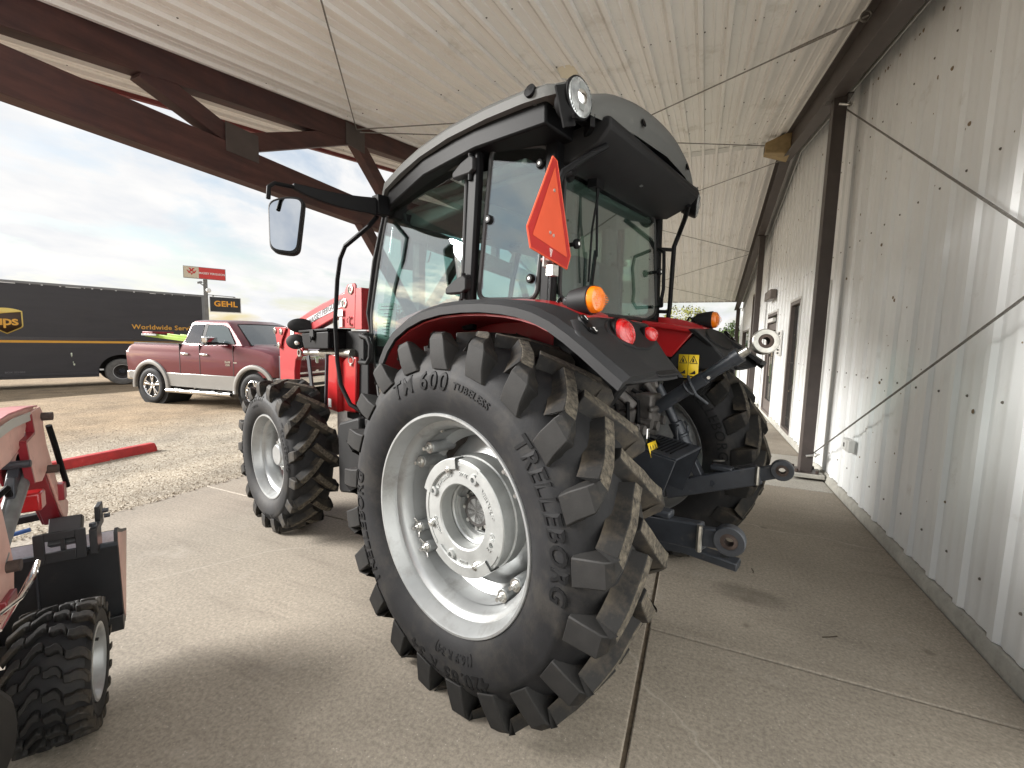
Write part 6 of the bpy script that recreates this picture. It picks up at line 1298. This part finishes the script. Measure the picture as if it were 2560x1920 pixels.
# bonnet ridge, bed, details
b = MB(); b.rings([[(x, y0, z0), (x, y0+.12, z0+.045), (x, YW/2, z0+.055), (x, YW-y0-.12, z0+.045), (x, YW-y0, z0)] for x, y0, z0 in ((2.72, .16, 1.395), (3.1, .18, 1.355), (3.5, .22, 1.285), (3.68, .3, 1.20))]); kp_(b, 'bonnet', M['maroonpaint'], angle=40)
b = MB(); b.box(-.62, .90, .10, .16, 1.37, 1.402); b.box(-.62, .90, YW-.16, YW-.10, 1.37, 1.402); b.box(-.70, -.60, .12, YW-.12, 1.36, 1.40); kp_(b, 'bed_rail', M['blackpl'], bevel=.01)
for x in (.935, 1.535, 2.50):
    b = MB(); b.box(x-.006, x+.006, -.004, .03, .46, 1.40); kp_(b, 'panel_gap', M['black'])
b = MB(); b.box(.915, .955, .02, .3, .5, 1.39); kp_(b, 'bed_gap', M['black'])
for x in (1.10, 1.68):
    b = MB(); b.box(x-.11, x+.11, -.032, .02, 1.155, 1.205); kp_(b, 'door_handle', M['chrome'], bevel=.018)
for yf in (-.30, YW+.04):
    b = MB(); b.rings([[(2.05, yf, 1.50), (2.05, yf+.26, 1.50), (2.05, yf+.26, 1.56), (2.05, yf, 1.56)], [(2.02, yf-.02, 1.47), (2.02, yf+.27, 1.47), (2.02, yf+.27, 1.58), (2.02, yf-.02, 1.58)], [(2.14, yf, 1.44), (2.14, yf+.26, 1.44), (2.14, yf+.26, 1.57), (2.14, yf, 1.57)]]); kp_(b, 'mirror_cap', M['chrome'], bevel=.025)
    b = MB(); b.box(2.03, 2.15, yf+.0, yf+.28, 1.40, 1.47); b.bar((2.12, yf+.15, 1.43), (2.30, .06 if yf < 1 else YW-.06, 1.43), .06, .05); kp_(b, 'side_mirror', M['blackpl'], bevel=.015)
b = MB(); b.cyl((.62, -.10, .345), (2.52, -.10, .345), .045, seg=14); rb = kp_(b, 'running_board', M['chrome'], bevel=.01)
for x in (.8, 1.35, 1.9, 2.35): b = MB(); b.bar((x, -.08, .36), (x, .2, .46), .05, .03); b.build('board_bracket', M['black'], rb)
for x in (1.25, 1.75, 2.2): b = MB(); b.box(x-.09, x+.09, -.14, -.06, .372, .394); b.build('step_pad', M['black'], rb)
b = MB(); b.rings([[(-.80, .06, .86), (-.70, .015, .86), (-.70, .015, 1.20), (-.78, .06, 1.18)], [(-.82, .12, .88), (-.78, .12, .88), (-.78, .12, 1.18), (-.80, .12, 1.18)]]); tlm = kp_(b, 'tail_light', M['chrome'], bevel=.006)
b = MB(); b.box(-.86, -.70, .03, YW-.03, .52, .73); kp_(b, 'rear_bumper', M['chrome'], bevel=.03)
# front: grille, lamps, bumper
fx = 3.79
b = MB(); b.box(fx-.06, fx, .42, YW-.42, .82, 1.20); kp_(b, 'grille', M['black'], bevel=.01)
b = MB()
for r_ in range(9):
    for c_ in range(20):
        y = .46 + .055*c_ + (.0275 if r_ % 2 else 0); z = .85 + .04*r_
        if y < YW-.46: b.lathe([(.0265, 0), (.0265, .012), (.019, .014), (.019, 0)], (fx-.002, y, z), (1,0,0), 6)
kp_(b, 'grille_mesh', M['chrome'], angle=30)
b = MB()
for z in (.83, .985, 1.175): b.box(fx-.02, fx+.03, .42, YW-.42, z-.022, z+.022)
b.box(fx-.02, fx+.03, YW/2-.045, YW/2+.045, .82, 1.20); b.bar((fx, .42, .82), (fx-.02, .36, 1.18), .05, .05); b.bar((fx, YW-.42, .82), (fx-.02, YW-.36, 1.18), .05, .05); kp_(b, 'grille_bar', M['chrome'], bevel=.008)
for yf, sg_ in ((0, 1), (YW, -1)):
    b = MB(); P0 = [(.02, .92), (.0, 1.14), (.36, 1.16), (.36, .88)]
    def hl(y, z, d): return (fx - .05 - .30*max(0, (.36-y)/.36)**1.6 + d, yf + sg_*y, z)
    ys_ = [.015 + .345*i/8 for i in range(9)]; b.rings([[hl(y, .90, .0), hl(y, 1.135 + .02*y, .0), hl(y, 1.135 + .02*y, .035), hl(y, .90, .035)] for y in ys_]); h = kp_(b, 'headlight', M['lens'], bevel=.006)
    b = MB(); b.rings([[hl(y, .95, .036), hl(y, 1.06, .036), hl(y, 1.06, .040), hl(y, .95, .040)] for y in (.04, .07, .10, .13)]); b.build('turn_signal', mat('amber_marker', (.8, .25, .02), .2), h)
    b = MB(); b.rings([[hl(y, .865, .0), hl(y, .90, .0), hl(y, .90, .04), hl(y, .865, .04)] for y in ys_]); b.build('lamp_bezel', M['chrome'], h)
b = MB(); b.rings([[(fx - .02 + .06*(1-((y-YW/2)/(YW/2))**4), y, z) for z in (.50, .52, .72, .74)] + [(fx-.16, y, .74), (fx-.16, y, .50)] for y in [.05 + (YW-.1)*i/14 for i in range(15)]]); bp_ = kp_(b, 'front_bumper', M['chrome'], angle=40)
b = MB(); b.box(fx+.035, fx+.045, .55, YW-.55, .53, .60); b.build('bumper_opening', M['black'], bp_)
bt = MB(); f = flat_map((2.34, -.003, 1.035), (1, 0, 0), (0, 0, 1), (0, -1, 0)); add_text(bt, 'RAM', .072, f, .006, .02); f = flat_map((2.34, -.003, .975), (1, 0, 0), (0, 0, 1), (0, -1, 0)); add_text(bt, '1500', .066, f, .006, .02); bt.box(2.505, 2.60, -.006, .0, 1.02, 1.045); kp_(bt, 'door_badge', M['chrome'], angle=None)

# ladder in the bed
M['lime'] = mat('lime_fibreglass', (.38, .58, .07), .45, var=.1, vscale=6)
ld = thing('step_ladder', 'folded lime green step ladder lying in the bed of the dark red pickup', 'ladder', (-11.66, 5.867, -.15), R(6.5))
for (y0, z0, dz) in ((.75, 1.56, 0), (1.15, 1.545, 0)):
    b = MB(); b.bar((-1.25, y0, z0+.02), (.50, y0+.10, z0-.13), .035, .085); b.build('rail', M['lime'], ld, bevel=.006)
for (y0, z0) in ((.80, 1.62), (1.12, 1.61)):
    b = MB(); b.bar((-.55, y0, z0-.03), (.62, y0+.10, z0-.13), .03, .06); b.build('rear_rail', M['lime'], ld, bevel=.006)
for i in range(6):
    t = i/5; x = -1.1 + 1.45*t; z = 1.575 - .13*t; b = MB(); b.box(x-.04, x+.04, .76+.1*t, 1.17+.1*t, z, z+.02); b.build('rung', M['silver'], ld, bevel=.004)
b = MB(); b.box(-1.30, -.92, .70, 1.22, 1.60, 1.66); b.build('ladder_top', M['redmatt'], ld, bevel=.015)
b = MB(); b.box(-1.32, -.80, .69, .72, 1.555, 1.60); b.build('top_bracket', M['silver'], ld, bevel=.004); b = MB(); b.cyl((.56, .84, 1.47), (.56, 1.26, 1.47), .06, seg=16); b.build('ladder_foot', M['black'], ld)

# ------------------------------------------------------------------ box trailer with delivery markings
M['upsblack'] = mat('trailer_brown_black', (.042, .040, .044), .5, var=.12, vscale=1.2, dirt=(.05,.047,.045), dscale=1.5, dlo=.5, dhi=.85, ani=(.6, 1, 4))
M['gold'] = mat('gold_print', (.78, .40, .055), .5, var=.08, vscale=2)
M['goldlight'] = mat('pale_gold_print', (.82, .60, .16), .5)
M['ups_in'] = mat('shield_brown', (.060, .032, .016), .5)
tl_ = thing('box_trailer', 'long dark brown delivery trailer with a gold shield and gold stripe parked behind the pickup', 'trailer', (-21.05, 9.56, -.633), R(71.62))
def kt(mb, name, m, **k): return mb.build(name, m, k.pop('parent', tl_), **k)
b = MB(); b.prism([(-9.5, .53), (-.63, .53)] + [(.07 + .70*cos(R(a)), .52 + .68*sin(R(a))) for a in range(175, 4, -12)] + [(.80, .53), (2.87, .80), (2.87, 3.72), (-9.5, 3.72)], 'y', 0, 2.5); tb = kt(b, 'trailer_box', M['upsblack'])
b = MB(); b.box(-9.55, 2.89, -.015, 2.515, 3.70, 3.79); b.box(2.80, 2.90, -.012, .05, .9, 3.70); kt(b, 'top_rail', mat('grey_rail', (.22, .22, .22), .5, .3), bevel=.01)
b = MB(); rnd = random.Random(5); x = -5.0
while x < 2.6:
    l_ = rnd.choice([.03, .05, .2, .4]); b.box(x, x+l_, -.019, -.016, 3.68, 3.70+rnd.uniform(.0, .012)); x += l_ + rnd.uniform(.08, .5)
stuff(kt(b, 'chipped_paint', M['white']))
b = MB(); b.box(-9.5, 2.86, -.03, 0, 1.80, 1.845); b.box(-9.5, 2.86, -.02, 0, 1.735, 1.80); kt(b, 'side_rail', mat('rail_dark', (.075, .073, .075), .35, .3), bevel=.006)
for i in range(10):
    b = MB(); x = -9.3 + 1.22*i; b.box(x-.012, x+.012, -.004, 0, .56, 3.66)
    for j in range(24): b.box(x-.03, x-.02, -.006, 0, .62+.126*j, .632+.126*j)
    stuff(kt(b, 'panel_seam', M['upsblack']))
b = MB(); b.box(-9.5, 2.86, -.0055, 0, 1.645, 1.728); kt(b, 'gold_stripe', M['gold'])
b = MB(); b.box(-9.5, -.62, -.03, .03, .36, .53); b.box(-9.5, -.62, -.05, -.02, .455, .475); kt(b, 'lower_rail', M['upsblack'], bevel=.01)
b = MB(); b.box(-9.4, -.7, .3, 2.2, .40, .55); b.cyl((.07, .15, .52), (.07, 2.35, .52), .09, seg=14); kt(b, 'underframe', M['black'])
def arch_box(): pass
b = MB(); b.box(-.66, .82, .5, 2.0, .45, 1.22); kt(b, 'wheel_well', M['wellblk'])
for y0 in (.06, 2.14):
    root = bpy.data.objects.new('wheel', None); COL.objects.link(root); root.parent = tl_; root.location = (.07, y0 + .14, .52)
    MB().lathe([(.285, -.125), (.31, -.14), (.42, -.145), (.495, -.12), (.515, -.06), (.516, .0), (.515, .06), (.495, .12), (.31, .14), (.285, .12)], (0,0,0), (0,1,0), 48).build('tyre', mat('dusty_tyre', (.16, .155, .145), .85, var=.25, vscale=8) if y0 < 1 else M['rubber'], root)
    MB().lathe([(.29, -.13), (.293, -.14), (.28, -.135), (.27, -.08), (.25, .0), (.15, .03), (.14, -.02), (.0005, -.02)], (0,0,0), (0,1,0), 40).build('rim', M['grime'], root)
    MB().lathe([(.292, -.1405), (.286, -.1415), (.278, -.1365)], (0,0,0), (0,1,0), 40).build('rim_edge', M['white'], root)
    h = MB(); h.lathe([(.10, -.02), (.10, -.07), (.07, -.10), (.0005, -.105)], (0,0,0), (0,1,0), 20)
    for i in range(10): a = 2*pi*i/10; h.hexbolt((.145*cos(a), -.02, .145*sin(a)), (0,-1,0), .018, .03)
    h.build('hub', M['steel'], root)
b = MB(); b.box(-.60, -.48, -.006, .0, .60, .66); kt(b, 'reflector', M['white'], bevel=.002)
# shield
def shield(w, h, n=10):
    P = [(-w/2, h*.36)]
    P += [(-w/2 + w*i/n, h*.36 + h*.10*(1 - (2*i/n-1)**2)) for i in range(1, n)] + [(w/2, h*.36)]
    P += [(w/2, -h*.20), (w*.48, -h*.26), (w*.42, -h*.31), (0, -h*.54), (-w*.42, -h*.31), (-w*.48, -h*.26), (-w/2, -h*.20)]
    return P
scx, scz = -2.85, 2.42
b = MB(); b.add([(scx+x, -.004, scz+z) for x, z in shield(.78, .90)], [tuple(range(18))]); sh = b.build('shield_outline', M['goldlight'], tl_, solid=.003)
b = MB(); b.add([(scx+x, -.0075, scz+z) for x, z in shield(.715, .82)], [tuple(range(18))]); b.build('shield_field', M['ups_in'], sh, solid=.002)
b = MB(); top = [(-.357 + .715*i/10, .295 + .082*(1-(2*i/10-1)**2)) for i in range(11)]; bot_ = [(.357 - .715*i/10, (.12 + .17*((.5 - (i/10))+.5)**.6 if i < 10 else .12)) for i in range(11)]
b.add([(scx+x, -.0105, scz+z) for x, z in top + bot_], [tuple(range(22))]); b.build('shield_curve', M['goldlight'], sh, solid=.002)
b = MB(); add_text(b, 'ups', .44, flat_map((scx+.0, -.011, scz-.035), (1,0,0), (0,0,1), (0,-1,0)), .002, .022, 0, .92); b.build('shield_letters', M['gold'], sh, angle=None)
text_parts('gold_lettering', M['gold'], tl_, 'Worldwide Services', .262, flat_map((.59+.98, -.002, 2.31), (1,0,0), (0,0,1), (0,-1,0)), .003, .016, 0, 1.06)
text_parts('unit_number', mat('faded_print', (.16, .16, .17), .6), tl_, 'BOX 221003', .085, flat_map((-2.75, -.002, .60), (1,0,0), (0,0,1), (0,-1,0)), .002, .01, 0, 1.05)
b = MB(); 
for x, z, w, h in ((-1.33, 1.20, .05, .17), (-1.30, .93, .03, .05), (-1.28, .84, .06, .09)): b.add([(x-w*.5, -.003, z+h*.4), (x-w*.3, -.003, z-h*.3), (x+w*.1, -.003, z-h*.5), (x+w*.45, -.003, z-h*.1), (x+w*.4, -.003, z+h*.45), (x, -.003, z+h*.5)], [(0,1,2,3,4,5)])
kt(b, 'peeled_patch', mat('peeled_white', (.62, .66, .52), .7, var=.2, vscale=20), solid=.002)

# ------------------------------------------------------------------ dealer sign on a tall pole
sg_ = thing('pole_sign', 'tall grey pole with red dealer sign above a black sign beyond the trailer', 'sign', (-34.07, 20.96, -.9), R(58.7))
def ks(mb, name, m, **k): return mb.build(name, m, k.pop('parent', sg_), **k)
M['pole'] = mat('grey_pole', (.20, .20, .195), .5, .3, var=.15, vscale=3); M['cream'] = mat('cream_sign_face', (.62, .55, .42), .5); M['signred'] = mat('sign_red', (.60, .045, .04), .45); M['signblk'] = mat('sign_black', (.018, .018, .02), .3)
b = MB(); b.box(-.14, .14, -.14, .14, 0, 6.35); ks(b, 'pole', M['pole'], bevel=.02)
b = MB(); b.box(-1.28, 1.28, -.34, -.16, 6.35, 7.20); ks(b, 'upper_cabinet', M['pole'], bevel=.01)
b = MB(); b.box(-1.25, -.36, -.345, -.340, 6.38, 7.17); up1 = ks(b, 'emblem_panel', M['cream']); b = MB(); b.box(-.36, 1.25, -.345, -.340, 6.38, 7.17); up2 = ks(b, 'red_panel', M['signred'])
b = MB(); f = flat_map((-.78, -.346, 6.80), (1,0,0), (0,0,1), (0,-1,0))
def T(cx, cy, w, h): b.add([f(cx-w/2, cy+h/2, .004), f(cx-w*.16, cy+h/2, .004), f(cx-w*.08, cy+h*.12, .004), f(cx+w*.08, cy+h*.12, .004), f(cx+w*.16, cy+h/2, .004), f(cx+w/2, cy+h/2, .004), f(cx+.02, cy-h/2, .004), f(cx-.02, cy-h/2, .004)], [(0,1,2,3,4,5,6,7)])
T(0, .16, .36, .24); T(-.145, .0, .30, .22); T(.145, .0, .30, .22); T(0, -.12, .2, .16); b.build('emblem', M['signred'], up1, solid=.004)
text_parts('sign_letters', M['white'], up2, 'MASSEY FERGUSON', .205, flat_map((.445, -.346, 6.76), (1,0,0), (0,0,1), (0,-1,0)), .004, .02, 0, 1.0, .88)
b = MB(); b.box(.20, 2.20, -.28, -.14, 3.98, 5.13); lc_ = ks(b, 'lower_cabinet', mat('white_cabinet', (.7, .7, .7), .5), bevel=.01)
b = MB(); b.box(.24, 2.16, -.284, -.28, 4.03, 5.09); b.build('black_panel', M['signblk'], lc_); b = MB(); add_text(b, 'GEHL', .56, flat_map((1.22, -.286, 4.60), (1,0,0), (0,0,1), (0,-1,0)), .004, .03, .0, 1.05, 1.05); b.build('sign_letters', mat('sign_orange', (.85, .38, .03), .45), lc_, angle=None)
b = MB(); b.bar((.0, -.2, 5.24), (1.80, -.2, 5.19), .05, .05); b.box(1.70, 1.85, -.25, -.15, 5.12, 5.2); b.box(.4, .5, -.25, -.15, 5.12, 5.22); ks(b, 'sign_arm', M['pole'])
b = MB(); b.bar((-.05, -.15, 5.85), (-.28, -.4, 6.0), .05, .05); b.lathe([(.20, 0), (.16, .10), (.0005, .12)], (-.33, -.45, 6.03), (-.3, -.3, 1), 16); ks(b, 'flood_lamp', M['pole']); b = MB(); b.lathe([(.0005, .15), (.14, .12), (.17, 0), (.0005, -.02)], (.18, -.3, 5.55), (.2, -1, .2), 16); b.box(.05, .3, -.2, -.1, 5.5, 5.62); ks(b, 'flood_lamp', M['white'])

# ------------------------------------------------------------------ vegetation, far ground
M['grass'] = mat('grass_field', (.085, .11, .035), .95, var=.35, vscale=.6)
M['leafy'] = mat('yellowgreen_leaf', (.20, .20, .035), .7, var=.4, vscale=2); M['leafg'] = mat('green_leaf', (.075, .115, .03), .7, var=.45, vscale=2); M['bark'] = mat('bark', (.10, .08, .06), .9, var=.3, vscale=12); M['hill'] = mat('wooded_hill', (.045, .06, .04), .95, var=.35, vscale=.06)
g = MB(); g.grid(lambda u, v: (-3 + 60*u, 21.5 + 300*v, -.02), 6, 10); struct(g.build('grass_field', M['grass']))
def tree(name, label, x, y, h, cr, ch, nleaf, leaf, m, z0=-.05, lean=.0, group=None, seed=1, trunk=.12):
    rnd = random.Random(seed); t = thing(name, label, 'tree' if h > 2.2 else 'shrub', (x, y, z0), 0, group)
    b = MB(); tips = []
    b.tube([(0,0,0), (.05, .02, h*.25), (lean*.5, .0, h*.5), (lean, 0, h*.72)], [trunk, trunk*.8, trunk*.6, trunk*.25], 8)
    for i in range(9):
        a = rnd.uniform(0, 6.28); z1 = h*rnd.uniform(.25, .6); L_ = cr*rnd.uniform(.55, 1.0); e_ = Vector((lean + cos(a)*L_, sin(a)*L_, min(h*.95, z1 + ch*rnd.uniform(.2, .7))))
        s0 = Vector((lean*z1/h, 0, z1)); b.tube([s0, s0.lerp(e_, .5) + Vector((0, 0, .1*h)), e_], [trunk*.4, trunk*.25, trunk*.08], 6); tips += [e_, s0.lerp(e_, .6) + Vector((0, 0, .08*h))]
    b.build('trunk', M['bark'], t)
    c = MB(); cl = [(p + Vector((rnd.uniform(-.3, .3)*cr*.5, rnd.uniform(-.3, .3)*cr*.5, rnd.uniform(-.1, .25)*ch)), rnd.uniform(.22, .42)*cr) for p in tips for _ in range(2)]
    for i in range(nleaf):
        p, r_ = rnd.choice(cl); d = Vector((rnd.gauss(0, 1), rnd.gauss(0, 1), rnd.gauss(0, .75))); d = d.normalized()*r_*rnd.random()**.45; q = p + d
        if q.z < .1: continue
        u = Vector((rnd.gauss(0, 1), rnd.gauss(0, 1), rnd.gauss(0, 1))).normalized(); w = u.cross(Vector((rnd.gauss(0, 1), rnd.gauss(0, 1), 1))).normalized(); s_ = leaf*rnd.uniform(.6, 1.3)
        c.add([q - u*s_, q + w*s_*.5, q + u*s_, q - w*s_*.5], [(0, 1, 2, 3)])
    me = bpy.data.meshes.new('crown'); me.from_pydata(c.v, [], c.f); me.materials.append(m); o = bpy.data.objects.new('crown', me); COL.objects.link(o); o.parent = t; return t
tree('tree', 'yellow-green autumn tree seen under the far eave between tractor and building', -1.9, 40, 5.15, 2.1, 2.6, 2600, .10, M['leafy'], seed=4)
tree('shrub_tree', 'dense green bushy tree just beyond the far corner of the building', 2.3, 39, 3.1, 1.5, 1.9, 2600, .10, M['leafg'], seed=8)
tree('shrub', 'low green shrub left of the bushy tree beyond the canopy', .6, 42, 2.15, 1.3, 1.4, 1800, .10, M['leafg'], seed=12, trunk=.07)
tree('small_tree', 'small green tree low behind the yellow-green tree', -3.6, 46, 3.2, 1.9, 2.0, 2000, .11, M['leafg'], seed=15)
tree('distant_tree', 'distant russet autumn tree beyond the gravel seen through the cab glass', -26, 33, 5.4, 2.6, 3.2, 2600, .14, mat('russet_leaf', (.19, .09, .04), .7, var=.4, vscale=2), z0=-.9, seed=21)
h_ = MB(); rnd = random.Random(9)
def hz(u, v):
    a = R(-10 + 125*u); d = 520 + 160*v; z = -1.6 + sin(pi*min(1, v*1.0))*(9 + 5*sin(u*11) + 3*sin(u*27+1) + 1.2*sin(u*90) + .9*sin(u*210)) + rnd.uniform(-.5, .5)
    return (-sin(a)*d, cos(a)*d, z)
h_.grid(hz, 160, 6); struct(h_.build('distant_hills', M['hill'], angle=60))
